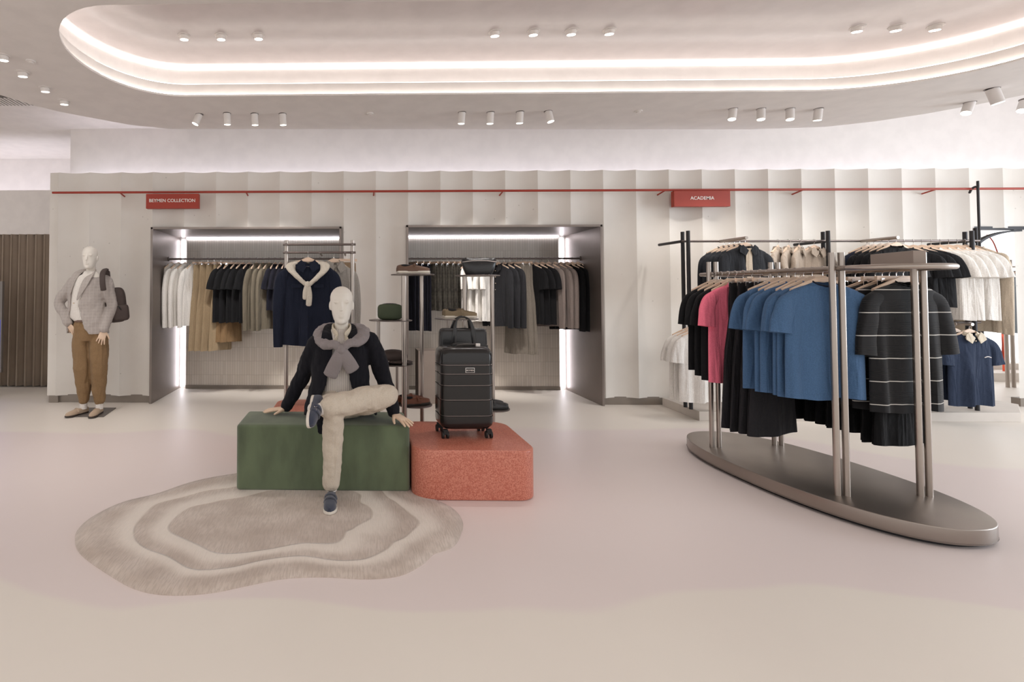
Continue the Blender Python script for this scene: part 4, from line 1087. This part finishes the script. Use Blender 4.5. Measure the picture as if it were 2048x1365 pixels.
MB().box(-.035, .035, -.056, -.046, .0, .012).build('clasp', M['rubber'], r)
q = AT(925, 700, 4.22)
r = thing('briefcase', 'black leather briefcase with two handles behind the suitcase', 'bag', (q.x, 4.22, B3.z))
hz = AT(925, 657, 4.22).z-B3.z
rings = []
for z, ins in ((0, .02), (.008, .004), (.05, 0), (hz*.6, 0), (hz-.03, .004), (hz-.008, .014), (hz, .03)):
    rings.append([(x, y, z) for x, y in rrect(-.198+ins, .198-ins, -.055+ins*.6, .055-ins*.6, .03 if ins < .02 else .02, 6)])
MB().rings(rings).build('body', M['leather_black'], r)
MB().box(-.196, .196, -.062, -.052, .01, hz*.52).build('front_pocket', M['leather_black'], r, bevel=.004)
text_mesh('lettering', 'BEYMEN', .014, M['letter'], r, (0, -.0635, hz*.42), (PI/2, 0, 0), .0004)
MB().tube([(-.19, -.02, hz-.012), (0, -.02, hz+.002), (.19, -.02, hz-.012)], .003, n=8).build('zip', M['rubber'], r)
for yy in (-.058, .058):
    sx_ = -1 if yy < 0 else 1
    MB().tube([(-.085, yy, hz*.55), (-.078, yy, hz*.85), (-.072, yy*.8, hz+.015), (-.05, yy*.6, hz+.075), (0, yy*.5, hz+.098), (.05, yy*.6, hz+.075), (.072, yy*.8, hz+.015), (.078, yy, hz*.85), (.085, yy, hz*.55)],
        [(.018, .003), (.018, .004), (.014, .005), (.007, .007), (.007, .007), (.007, .007), (.014, .005), (.018, .004), (.018, .003)], n=10, up=(0, 1, 0)).build('handle', M['leather_black'], r)
# low laminate plinth at the wall
p0, p1 = FL(837, 808), AT(837, 702, FL(837, 808).y)
o = MB().box(p0.x, p0.x+.42, p0.y, p0.y+.3, 0, p1.z).build('pedestal', M['taupe_box'], smooth=False, bevel=.003); tag(o, 'taupe square pedestal near the wall, half hidden by the suitcase', 'pedestal')
# ---- two-bar stand with the navy shirt
Y2 = 4.72
r = thing('clothes_stand', 'steel stand with two top bars on the rear terracotta plinth', 'stand', (AT(573, 600, Y2).x, Y2, RH)); Bq = r.location
xs_ = []
for px in (573, 705):
    q = AT(px, 481, Y2); xs_.append(q.x); MB().cyl((q.x-Bq.x, 0, 0), (q.x-Bq.x, 0, q.z-RH), .020, n=20).build('pole', M['steel'], r)
for py in (490, 506):
    z = AT(573, py, Y2).z-RH
    MB().cyl((-.03, -.026, z), (xs_[1]-Bq.x+.03, -.026, z), .0105, n=14).build('bar', M['steel_dark'], r)
    for x_ in (0, xs_[1]-Bq.x): MB().cyl((x_, -.04, z), (x_, .0, z), .014, n=12).build('clamp', M['steel_dark'], r)
o = MB().plate(disc(0, 0, .0, 4), 0, 0)
zb_ = AT(615, 506, Y2).z; q = AT(615, 506, Y2-.026)
ns = garment('long', 'navy', (q.x+.005, Y2-.026, zb_), DG(3), 'large navy overshirt under a knotted cream sweater on the two-bar stand', 'shirt', 0, L=.87, w=.262)
for ch in list(ns.children):
    if ch.name.startswith('buttons'): bpy.data.objects.remove(ch)
for s in (-1, 1): MB().box(s*.10-.048, s*.10+.048, -.072, -.060, -.335, -.30).build('pocket_flap', M['navy'], ns, bevel=.006)
for k_ in range(5): MB().cyl((0, -.066, -.30-.10*k_), (0, -.072, -.30-.10*k_), .005, n=10).build('button', M['dark'], ns)
MB().box(-.02, .02, -.036, -.034, -.135, -.125).build('neck_label', M['letter'], ns, smooth=False)
# cream sweater knotted over it
r = thing('sweater', 'cream sweater draped and knotted over the navy overshirt', 'sweater', ns.location); r.rotation_euler = ns.rotation_euler
M['cream_knit'] = cloth('cloth_cream_knit', (208, 200, 186), bump=.6)
mb = MB()
for s in (-1, 1):
    mb.tube([(0, .055, -.085), (s*.09, .045, -.085), (s*.155, .0, -.115), (s*.15, -.055, -.17), (s*.09, -.078, -.235), (s*.02, -.085, -.30)], [(.05, .018), (.05, .018), (.052, .020), (.042, .022), (.032, .022), (.022, .020)], n=16, up=(0, -.2, 1))
o = remesh(mb.build('yoke', M['cream_knit'], r), .006, 3, .008, .05)
remesh(MB().ell((.0, -.09, -.305), (.030, .028, .034), 20, 12).build('knot', M['cream_knit'], r), .005, 3)
MB().tube([(-.005, -.095, -.31), (-.018, -.10, -.37), (-.022, -.10, -.43)], [(.022, .014), (.026, .016), (.024, .015)], n=14, up=(0, -1, 0)).build('sleeve', M['cream_knit'], r)
MB().tube([(.005, -.095, -.31), (.014, -.10, -.40), (.010, -.10, -.49)], [(.022, .014), (.028, .016), (.026, .015)], n=14, up=(0, -1, 0)).build('sleeve', M['cream_knit'], r)
zc = zb_
q = AT(668, 506, 4.9)
garment('long', 'stripe_grey', (q.x, Y2+.10, zc), DG(24), 'grey striped shirt behind the navy overshirt on the stand', 'shirt', 1, L=.72, w=.22)
q = AT(688, 506, 4.95)
garment('pants', 'tan', (q.x+.01, Y2+.20, zc), DG(12), 'tan trousers on a clip hanger at the right of the two-bar stand', 'trousers', 2, L=.80, top=.10, hem=.12)
MB().cyl((AT(640, 506, Y2).x-Bq.x, -.04, zc-RH), (AT(640, 506, Y2).x-Bq.x, .32, zc-RH), .010, n=12).build('cross_bar', M['steel_dark'], [x for x in S.objects if x.name == 'clothes_stand'][0])
MB().cyl((AT(690, 506, Y2).x-Bq.x, -.04, zc-RH), (AT(690, 506, Y2).x-Bq.x, .32, zc-RH), .010, n=12).build('cross_bar', M['steel_dark'], [x for x in S.objects if x.name == 'clothes_stand'][0])
# ================================================================ mannequins
def shifted(mb, B):
    mb.v = [(x-B[0], y-B[1], z-B[2]) for x, y, z in (tuple(p) for p in mb.v)]; return mb
def head_into(mb, chin, H=.245, turn=0):
    k = H/.25; c = Vector(chin); Rt = Matrix.Rotation(DG(turn), 3, 'Z')
    def T(p): return c + Rt @ (Vector(p)*k)
    prof = [(-.004, .026, -.070, -.03), (.008, .040, -.086, .0), (.03, .053, -.092, .04), (.06, .062, -.094, .068), (.09, .068, -.094, .085), (.12, .073, -.094, .095), (.15, .077, -.097, .101), (.18, .077, -.095, .101), (.205, .070, -.085, .094), (.228, .055, -.064, .077), (.243, .034, -.036, .05), (.25, .012, -.008, .02)]
    rings = []
    for z, hw, yf, yb in prof:
        ym, hy = (yf+yb)/2, (yb-yf)/2
        rings.append([T((hw*math.cos(2*PI*j/28), ym+hy*math.sin(2*PI*j/28), z)) for j in range(28)])
    mb.rings(rings)
    def e(cn, r):
        b = MB(); b.ell(cn, r, 14, 10); q = len(mb.v); mb.v += [tuple(T(p)) for p in b.v]; mb.f += [tuple(i+q for i in f) for f in b.f]
    def t(pts, rad):
        b = MB(); b.tube(pts, rad, n=10); q = len(mb.v); mb.v += [tuple(T(p)) for p in b.v]; mb.f += [tuple(i+q for i in f) for f in b.f]
    t([(0, -.092, .155), (0, -.103, .12), (0, -.114, .092)], [(.006, .006), (.009, .009), (.014, .010)])
    for s in (-1, 1):
        e((s*.030, -.0875, .146), (.026, .008, .010)); e((s*.076, .012, .118), (.010, .020, .032)); pass
    e((0, -.094, .060), (.022, .010, .006)); e((0, -.092, .048), (.019, .010, .007)); e((0, -.082, .016), (.022, .014, .018))
def hand_mb(mirror=1, curl=.25, spread=1.0, k=1.0):
    """wrist at the origin, fingers along +x, back of the hand up, thumb at +y*mirror"""
    mb = MB(); m = mirror
    mb.tube([(-.03, 0, .0), (0, 0, 0), (.03, m*.002, 0), (.07, 0, 0), (.092, 0, -.002)], [(.024, .018), (.025, .017), (.036, .015), (.042, .014), (.040, .011)], n=16, up=(0, 0, 1), power=.9)
    for i, (y, L, sp) in enumerate(((.030, .074, 7), (.010, .083, 2), (-.011, .077, -4), (-.031, .060, -11))):
        a = DG(sp*spread*1.6)*m; f = Vector((math.cos(a), math.sin(a), 0)); p = Vector((.084, m*y, 0)); pts = [p-f*.018, p]; z = 0
        for j, (fr, ad) in enumerate(((.45, .5), (.30, 1.0), (.25, 1.3))):
            an = curl*(ad)*(1+.15*i); p = p + f*L*fr*math.cos(an) + Vector((0, 0, -L*fr*math.sin(an))); pts.append(p.copy())
        mb.tube(pts, [.0100, .0098, .0090, .0084, .0068], n=10, sub=3)
    a = DG(48)*m; f = Vector((math.cos(a), math.sin(a), -.12)); p = Vector((.018, m*.022, -.004))
    mb.tube([p, p+f*.034, p+f*.058+Vector((.006, 0, -.002)), p+f*.074+Vector((.016, 0, -.006))], [.015, .0115, .0102, .0075], n=10, sub=3)
    mb.v = [(x*k, y*k, z*k) for x, y, z in (tuple(v) for v in mb.v)]
    return mb
def hand(parent, pos, fwd, up, mirror, **kw):
    o = hand_mb(mirror, **kw).build('hand', M['hand'], parent); remesh(o, .0032, 3); o.matrix_basis = frame_of(pos, fwd, up); return o
def limb(mb, pts, rad, **kw): mb.tube(pts, rad, n=18, sub=5, **kw)
def shell_rings(mb, prof, t=.016, n=40, jit=0.006, seed=1):
    """open-fronted coat body: (cx, cy, z, half width, half depth, open angle left, open angle right)"""
    rnd = random.Random(seed); p1, p2 = rnd.uniform(0, 6), rnd.uniform(0, 6); rings = []
    for i, (cx, cy, z, hw, hd, al, ar) in enumerate(prof):
        o_, i_ = [], []
        for j in range(n+1):
            a = DG(ar) + (2*PI-DG(al)-DG(ar))*j/n            # from the front turning to +x
            f = 1 + (jit*8)*(math.sin(5*a+p1)*.5 + math.sin(9*a+p2+z*4)*.3)*(i/len(prof))*.18
            o_.append((cx+hw*f*math.sin(a), cy-hd*f*math.cos(a), z)); i_.append((cx+(hw*f-t)*math.sin(a), cy-(hd*f-t)*math.cos(a), z+.001))
        rings.append(o_+i_[::-1])
    mb.rings(rings)
# ---------------------------------------------------------------- seated mannequin
Z0 = GH
base = Vector((AT(680, 800, 3.68).x, 3.68, 0)); BS = (base.x, base.y, 0)
seat = thing('mannequin', 'seated white mannequin with crossed leg, navy jacket and grey sweater tied over shoulders', 'mannequin', base)
hip = AT(680, 800, 3.70); hip.z = Z0+.135
neck = AT(683, 662, 3.70); chin = AT(683, 647, 3.69)
sL, sR = AT(634, 684, 3.70), AT(741, 682, 3.70)
eL, wL = AT(603, 757, 3.80), AT(571, 826, 3.83)
eR, wR = AT(768, 757, 3.72), AT(789, 839, 3.60)
wL.z = Z0+.045; wR.z = Z0+.062
kn1 = AT(668, 815, 3.30); an1 = AT(663, 975, 3.36); an1.z = .13
kn2 = AT(778, 790, 3.42); an2 = AT(640, 819, 3.22)
h1 = hip+Vector((-.075, -.02, -.03)); h2 = hip+Vector((.085, -.02, -.02))
X = hip.x; Yh = hip.y
mb = MB(); head_into(mb, chin, .272)
limb(mb, [neck+Vector((0, .03, -.06)), neck+Vector((0, .02, .02)), chin+Vector((0, .01, .05))], [(.068, .060), (.052, .052), (.050, .055)])
torso = [(X, Yh, hip.z-.07, .12, .09), (X, Yh, hip.z, .165, .115), (X, Yh+.0, hip.z+.14, .145, .10), (X, Yh, hip.z+.30, .165, .115), (X+.0, Yh, neck.z-.09, .175, .105), (X, Yh+.01, neck.z-.03, .12, .075), (X, Yh+.01, neck.z+.0, .06, .055)]
mb.rings([[(cx+hw*math.cos(2*PI*j/28), cy+hd*math.sin(2*PI*j/28), z) for j in range(28)] for cx, cy, z, hw, hd in torso])
for s_, e_, w_ in ((sL, eL, wL), (sR, eR, wR)): limb(mb, [s_+Vector((0, 0, -.02)), (s_+e_)/2, e_, (e_+w_)/2, w_], [.050, .044, .036, .034, .024])
for h_, k_, a_ in ((h1, kn1, an1), (h2, kn2, an2)): limb(mb, [h_, (h_+k_)/2, k_, k_*.6+a_*.4, a_], [.075, .068, .052, .050, .034])
remesh(shifted(mb, BS).build('body', M['mannequin'], seat), .0055, 4)
hand(seat, wL-base, (-1, -.12, -.10), (-.05, 0, 1), 1, curl=.06, spread=1.3)
hand(seat, wR-base, (.62, -.72, -.28), (.2, -.2, 1), -1, curl=.14, spread=1.2)
# striped shirt
mb = MB(); sp = []
for z, hw, hd, dy in ((hip.z+.06, .150, .118, 0), (hip.z+.10, .158, .122, 0), (hip.z+.18, .16, .118, 0), (hip.z+.30, .175, .125, 0), (neck.z-.12, .185, .118, 0), (neck.z-.06, .16, .098, .0), (neck.z-.02, .10, .078, .01), (neck.z+.012, .068, .066, .014)):
    sp.append([(X+hw*math.cos(2*PI*j/40), Yh+dy+hd*math.sin(2*PI*j/40)*(1+.03*math.sin(j*2.2)), z) for j in range(40)])
shifted(mb.rings(sp), BS).build('shirt', M['shirt_stripe'], seat)
mb = MB()
for s in (-1, 1):
    nx = neck.x; mb.tube([(nx, Yh+.085, neck.z+.030), (nx+s*.062, Yh+.03, neck.z+.030), (nx+s*.060, Yh-.04, neck.z+.005), (nx+s*.030, Yh-.085, neck.z-.035), (nx+s*.045, Yh-.10, neck.z-.060)], [(.006, .022), (.006, .022), (.007, .024), (.007, .024), (.006, .012)], n=10, up=(0, 0, 1))
shifted(mb, BS).build('shirt_collar', M['cream'], seat)
# trousers
mb = MB()
mb.rings([[(cx+hw*math.cos(2*PI*j/28), cy+hd*math.sin(2*PI*j/28), z) for j in range(28)] for cx, cy, z, hw, hd in ((X, Yh+.03, Z0+.012, .13, .11), (X, Yh+.02, Z0+.05, .185, .15), (X, Yh, hip.z-.0, .18, .14), (X, Yh, hip.z+.08, .160, .122), (X, Yh, hip.z+.095, .155, .118))])
limb(mb, [h1, (h1+kn1)/2+Vector((0, 0, .0)), kn1+Vector((0, -.012, .0)), kn1*.68+an1*.32, kn1*.3+an1*.7, an1+Vector((0, 0, -.005))], [.098, .090, .074, .070, .064, .062])
limb(mb, [h2, (h2+kn2)/2+Vector((0, 0, -.01)), kn2+Vector((.0, .02, -.018))], [.100, .094, .070])
limb(mb, [kn2+Vector((.0, .02, -.01)), kn2+Vector((-.02, -.02, .0)), kn2*.7+an2*.3+Vector((0, 0, .004)), kn2*.38+an2*.62, kn2*.12+an2*.88+Vector((0, 0, -.004))], [.062, .076, .080, .080, (.070, .084)])
remesh(shifted(mb, BS).build('trousers', M['stone_trouser'], seat), .0075, 4, .024, .10)
# jacket
mb = MB(); jx = X
prof = [(jx, Yh+.02, neck.z+.005, .085, .080, 42, 42), (jx, Yh+.015, neck.z-.035, .14, .100, 34, 34), (jx, Yh+.01, neck.z-.07, .198, .118, 27, 27), (jx, Yh, neck.z-.14, .215, .135, 22, 20), (jx, Yh, neck.z-.26, .212, .142, 21, 18), (jx, Yh, neck.z-.38, .215, .148, 28, 22), (jx, Yh+.0, neck.z-.47, .235, .165, 40, 34), (jx, Yh+.02, Z0+.10, .262, .185, 56, 62), (jx, Yh+.04, Z0+.022, .275, .19, 70, 76)]
shell_rings(mb, prof, .018, seed=4)
for s_, e_, w_, sg in ((sL, eL, wL, -1), (sR, eR, wR, 1)):
    d_ = (w_-e_).normalized()
    limb(mb, [s_+Vector((-sg*.045, .01, .018)), s_+Vector((sg*.0, 0, -.02)), (s_+e_)/2, e_, (e_+w_)/2, w_-d_*.02], [.060, .072, .066, .060, .054, .050])
limb(mb, [(jx-.13, Yh-.12, Z0+.14), (jx-.12, Yh-.24, Z0+.06), (AT(645, 855, 3.46).x, 3.44, Z0-.03)], [(.05, .02), (.055, .018), (.035, .012)])
remesh(shifted(mb, BS).build('jacket', M['jacket_navy'], seat), .0075, 4, .024, .09)
mb = MB()
for s in (-1, 1):
    mb.tube([(jx, Yh+.10, neck.z+.03), (jx+s*.075, Yh+.05, neck.z+.032), (jx+s*.090, Yh-.05, neck.z-.01), (jx+s*.090, Yh-.118, neck.z-.09), (jx+s*.085, Yh-.152, neck.z-.20), (jx+s*.075, Yh-.158, neck.z-.28)], [(.006, .028), (.006, .030), (.007, .040), (.007, .044), (.006, .026), (.004, .006)], n=10, up=(s*1, 0, .35))
shifted(mb, BS).build('lapel', M['jacket_navy'], seat)
# sweater over the shoulders
kt = AT(683, 700, 3.50)
sw = thing('sweater', 'grey ribbed sweater tied around the shoulders of the seated mannequin', 'sweater', (kt.x, 3.6, neck.z-.1)); Bw = tuple(sw.location)
oL, oR = AT(640, 668, 3.68), AT(727, 664, 3.68)
mb = MB()
mb.tube([(neck.x, Yh+.12, neck.z+.01), (oL.x+.05, Yh+.08, neck.z+.012), (oL.x+.005, Yh-.01, oL.z-.012), (oL.x+.045, Yh-.115, oL.z-.07), (kt.x-.05, kt.y+.02, kt.z+.035), (kt.x, kt.y, kt.z)], [(.055, .03), (.062, .032), (.060, .034), (.048, .034), (.036, .030), (.024, .026)], n=18, up=(0, -.4, 1))
mb.tube([(neck.x, Yh+.12, neck.z+.01), (oR.x-.05, Yh+.08, neck.z+.012), (oR.x-.005, Yh-.01, oR.z-.012), (oR.x-.04, Yh-.115, oR.z-.06), (kt.x+.06, kt.y+.02, kt.z+.045), (kt.x+.01, kt.y, kt.z+.01)], [(.055, .03), (.062, .032), (.060, .034), (.048, .034), (.036, .030), (.024, .026)], n=18, up=(0, -.4, 1))
remesh(shifted(mb, Bw).build('yoke', M['grey_knit'], sw), .006, 3, .018, .045)
for (px, py), nm in (((660, 752), 0), ((706, 741), 1)):
    t_ = AT(px, py, 3.52)
    mb = MB().tube([kt+Vector((0, .0, .01)), kt*.7+t_*.3+Vector((0, -.012, 0)), kt*.3+t_*.7, t_], [(.030, .022), (.044, .022), (.050, .018), (.050, .015)], n=16, up=(0, -1, .2), power=.9)
    shifted(mb, Bw).build('sleeve', M['grey_knit'], sw)
shifted(MB().ell(kt+Vector((0, -.008, .0)), (.034, .030, .036), 18, 12), Bw).build('knot', M['grey_knit'], sw)
# shoes and socks
make_shoe(seat, frame_of(Vector((an1.x, an1.y+.055, .018))-base, (-.02, -1, 0), (0, 0, 1)), M['suede_navy'], M['sole'], 'buckle', False)
shifted(MB().cyl(an1+Vector((0, .012, -.05)), an1+Vector((0, 0, .05)), .036, .040), BS).build('sock', M['sock'], seat)
f2 = Vector((-.10, -.50, -.62)).normalized(); u2_ = Vector((1, -.15, .0)).normalized()
hp = an2 + Vector((-.055, .10, .055))
make_shoe(seat, frame_of(hp-base, (-.05, -.72, -.36), (.93, -.05, .18)), M['suede_navy'], M['sole'], 'buckle', False)
shifted(MB().tube([an2+(kn2-an2)*.28, an2, an2+Vector((-.05, .02, 0))], [.042, .040, .036], n=14), BS).build('sock', M['sock'], seat)
# ---------------------------------------------------------------- standing mannequin
YM = 5.72
plate_pts = [FL(129, 835), FL(207, 835), FL(232, 817), FL(165, 817)]
o = MB().plate([(p.x, p.y) for p in plate_pts], 0, .008).build('base_plate', M['plate'], smooth=False); tag(o, 'grey metal floor plate under the standing mannequin', 'plate')
J = lambda px, py, dy=0: AT(px, py, YM+dy)
base = Vector((J(183, 700).x, YM, 0)); BS = (base.x, base.y, 0)
man = thing('mannequin', 'standing mannequin in pale checked blazer, white t-shirt and brown trousers', 'mannequin', (base.x, base.y, .008))
BS = (base.x, base.y, .008); base = Vector(BS)
hip = J(180, 655); neck = J(181, 544); chin = J(180, 538, -.01)
sL, sR = J(147, 566), J(213, 564); eL, wL = J(118, 606, -.02), J(137, 648, -.08); eR, wR = J(224, 612), J(208, 661, -.08)
h1, h2 = J(166, 664), J(195, 664); k1, k2 = J(167, 735, -.03), J(197, 735, -.03); a1, a2 = J(167, 806, 0), J(199, 806, 0)
a1.z = a2.z = .13
mb = MB(); head_into(mb, chin, .262, 8)
limb(mb, [neck+Vector((0, .03, -.08)), neck+Vector((0, .02, .0)), chin+Vector((0, .01, .05))], [(.070, .060), (.054, .052), (.052, .055)])
X, Yh = hip.x, hip.y
tor = [(X, Yh, hip.z-.08, .12, .09), (X, Yh, hip.z, .165, .110), (J(176, 625).x, Yh, J(176, 625).z, .140, .095), (J(178, 590).x, Yh, J(178, 590).z, .165, .115), (J(180, 567).x, Yh, J(180, 567).z, .172, .100), (neck.x, Yh+.01, neck.z-.03, .10, .07), (neck.x, Yh+.01, neck.z+.01, .058, .055)]
mb.rings([[(cx+hw*math.cos(2*PI*j/28), cy+hd*math.sin(2*PI*j/28), z) for j in range(28)] for cx, cy, z, hw, hd in tor])
for s_, e_, w_ in ((sL, eL, wL), (sR, eR, wR)): limb(mb, [s_, (s_+e_)/2, e_, (e_+w_)/2, w_], [.050, .044, .036, .034, .024])
for h_, k_, a_ in ((h1, k1, a1), (h2, k2, a2)): limb(mb, [h_, (h_+k_)/2, k_, k_*.6+a_*.4, a_], [.078, .068, .052, .052, .034])
remesh(shifted(mb, BS).build('body', M['mannequin'], man), .0065, 4)
hand(man, wR-base, (-.18, -.25, -1), (.35, -1, .2), 1, curl=.35)
hand(man, wL-base, (.55, .1, -.9), (-.4, -1, -.1), -1, curl=.2)
mb = MB(); sp = []
for z, cx, hw, hd in ((J(0, 644).z, X, .162, .122), (J(0, 634).z, J(176, 0).x, .160, .120), (J(0, 610).z, J(177, 0).x, .158, .118), (J(0, 580).z, J(179, 0).x, .178, .122), (J(0, 566).z, J(180, 0).x, .17, .11), (J(0, 556).z, J(180, 0).x, .13, .085), (J(0, 549).z, neck.x, .085, .070), (J(0, 543).z, neck.x, .062, .062)):
    sp.append([(cx+hw*math.cos(2*PI*j/36), Yh+hd*math.sin(2*PI*j/36), z) for j in range(36)])
shifted(mb.rings(sp), BS).build('tshirt', M['whitetee'], man)
mb = MB()
mb.rings([[(cx+hw*math.cos(2*PI*j/28), cy+hd*math.sin(2*PI*j/28), z) for j in range(28)] for cx, cy, z, hw, hd in ((X, Yh, h1.z-.10, .17, .12), (X, Yh, hip.z-.02, .19, .135), (X, Yh, J(0, 643).z, .170, .128), (X, Yh, J(0, 638).z, .167, .126))])
limb(mb, [h1, h1*.5+k1*.5+Vector((-.01, 0, 0)), k1+Vector((-.012, 0, 0)), k1*.55+a1*.45, a1+Vector((0, 0, .06)), a1+Vector((0, 0, .03))], [.105, .108, .095, .084, .062, .058])
limb(mb, [h2, h2*.5+k2*.5+Vector((.01, 0, 0)), k2+Vector((.008, 0, 0)), k2*.55+a2*.45, a2+Vector((0, 0, .05)), a2+Vector((0, 0, .02))], [.105, .106, .094, .082, .062, .058])
remesh(shifted(mb, BS).build('trousers', M['brown'], man), .0085, 4, .026, .12)
shifted(MB().rings([[(X+hw*math.cos(2*PI*j/28), Yh+hd*math.sin(2*PI*j/28), z) for j in range(28)] for z, hw, hd in ((J(0, 643.5).z, .176, .134), (J(0, 639.5).z, .174, .132))]), BS).build('belt', M['leather_brown'], man)
mb = MB(); C_ = lambda px: J(px, 0).x
prof = [(C_(180), Yh+.02, J(0, 545).z, .080, .075, 50, 50), (C_(180), Yh+.015, J(0, 551).z, .14, .095, 44, 38), (C_(180), Yh+.01, J(0, 559).z, .195, .118, 36, 20), (C_(180), Yh, J(0, 573).z, .212, .135, 34, 10), (C_(181), Yh, J(0, 592).z, .212, .140, 38, 2), (C_(182), Yh, J(0, 612).z, .210, .142, 46, -8), (C_(183), Yh, J(0, 635).z, .222, .150, 56, 2), (C_(184), Yh, J(0, 655).z, .232, .158, 62, 8), (C_(184), Yh, J(0, 667).z, .236, .160, 64, 22)]
shell_rings(mb, prof, .017, seed=2)
for s_, e_, w_, sg in ((sL, eL, wL, -1), (sR, eR, wR, 1)):
    d_ = (w_-e_).normalized()
    limb(mb, [s_+Vector((-sg*.045, .01, .018)), s_, (s_+e_)/2, e_, (e_+w_)/2, w_-d_*.01], [.058, .070, .066, .060, .054, .050])
remesh(shifted(mb, BS).build('blazer', M['check'], man), .008, 4, .022, .10)
mb = MB()
mb.tube([(C_(180), Yh+.09, J(0, 540).z), (C_(191), Yh+.04, J(0, 541).z), (C_(193), Yh-.06, J(0, 550).z), (C_(189), Yh-.125, J(0, 566).z), (C_(180), Yh-.152, J(0, 590).z), (C_(176), Yh-.152, J(0, 600).z)], [(.006, .025), (.006, .028), (.006, .045), (.006, .045), (.005, .02), (.004, .006)], n=10, up=(1, 0, .3))
mb.tube([(C_(180), Yh+.09, J(0, 540).z), (C_(169), Yh+.04, J(0, 541).z), (C_(165), Yh-.06, J(0, 550).z), (C_(162), Yh-.11, J(0, 566).z), (C_(159), Yh-.12, J(0, 590).z)], [(.006, .025), (.006, .028), (.006, .038), (.006, .03), (.004, .006)], n=10, up=(-1, 0, .3))
shifted(mb, BS).build('lapel', M['check'], man)
shifted(MB().cyl((C_(170), Yh-.150, J(0, 606).z), (C_(170), Yh-.158, J(0, 606).z), .008, n=12), BS).build('button', M['sand'], man)
for a_, f_ in ((a1, (-.45, -1, 0)), (a2, (.05, -1, 0))):
    f_ = Vector(f_).normalized()
    make_shoe(man, frame_of(Vector((a_.x, a_.y, .008))-f_*.06-base, f_, (0, 0, 1)), M['suede_beige'], M['darksole'], 'loafer', False)
    shifted(MB().cyl(a_+Vector((0, 0, -.07)), a_+Vector((0, 0, .05)), .040, .042), BS).build('sock', M['sock'], man)
# backpack on the shoulder
c = J(232, 612, .10)
r = thing('backpack', 'dark brown backpack hanging from the shoulder of the standing mannequin', 'backpack', c)
r.rotation_euler = (DG(0), DG(-6), DG(20))
MB().ell((0, 0, .01), (.115, .085, .205), 32, 20, .5, .55).build('body', M['bag_brown'], r)
MB().ell((.045, -.06, -.085), (.095, .06, .095), 28, 14, .4, .5).build('front_pocket', M['bag_brown'], r)
MB().tube([(.03, -.10, .0), (.045, -.125, -.02), (.06, -.12, -.05)], .006, n=8).build('pull_strap', M['rubber'], r)
MB().box(-.03, .12, -.09, -.075, -.022, -.010).build('zip_line', M['rubber'], r)
s0 = J(209, 546, -.02)-c; 
MB().tube([Vector((-.06, -.02, .16)), s0+Vector((.03, .07, .02)), s0+Vector((.02, .0, .045)), s0+Vector((.0, -.10, .0)), s0+Vector((-.005, -.155, -.10)), s0+Vector((-.002, -.165, -.19))], [(.030, .010)]*6, n=12, up=(0, -1, 1)).build('shoulder_strap', M['bag_brown'], r)
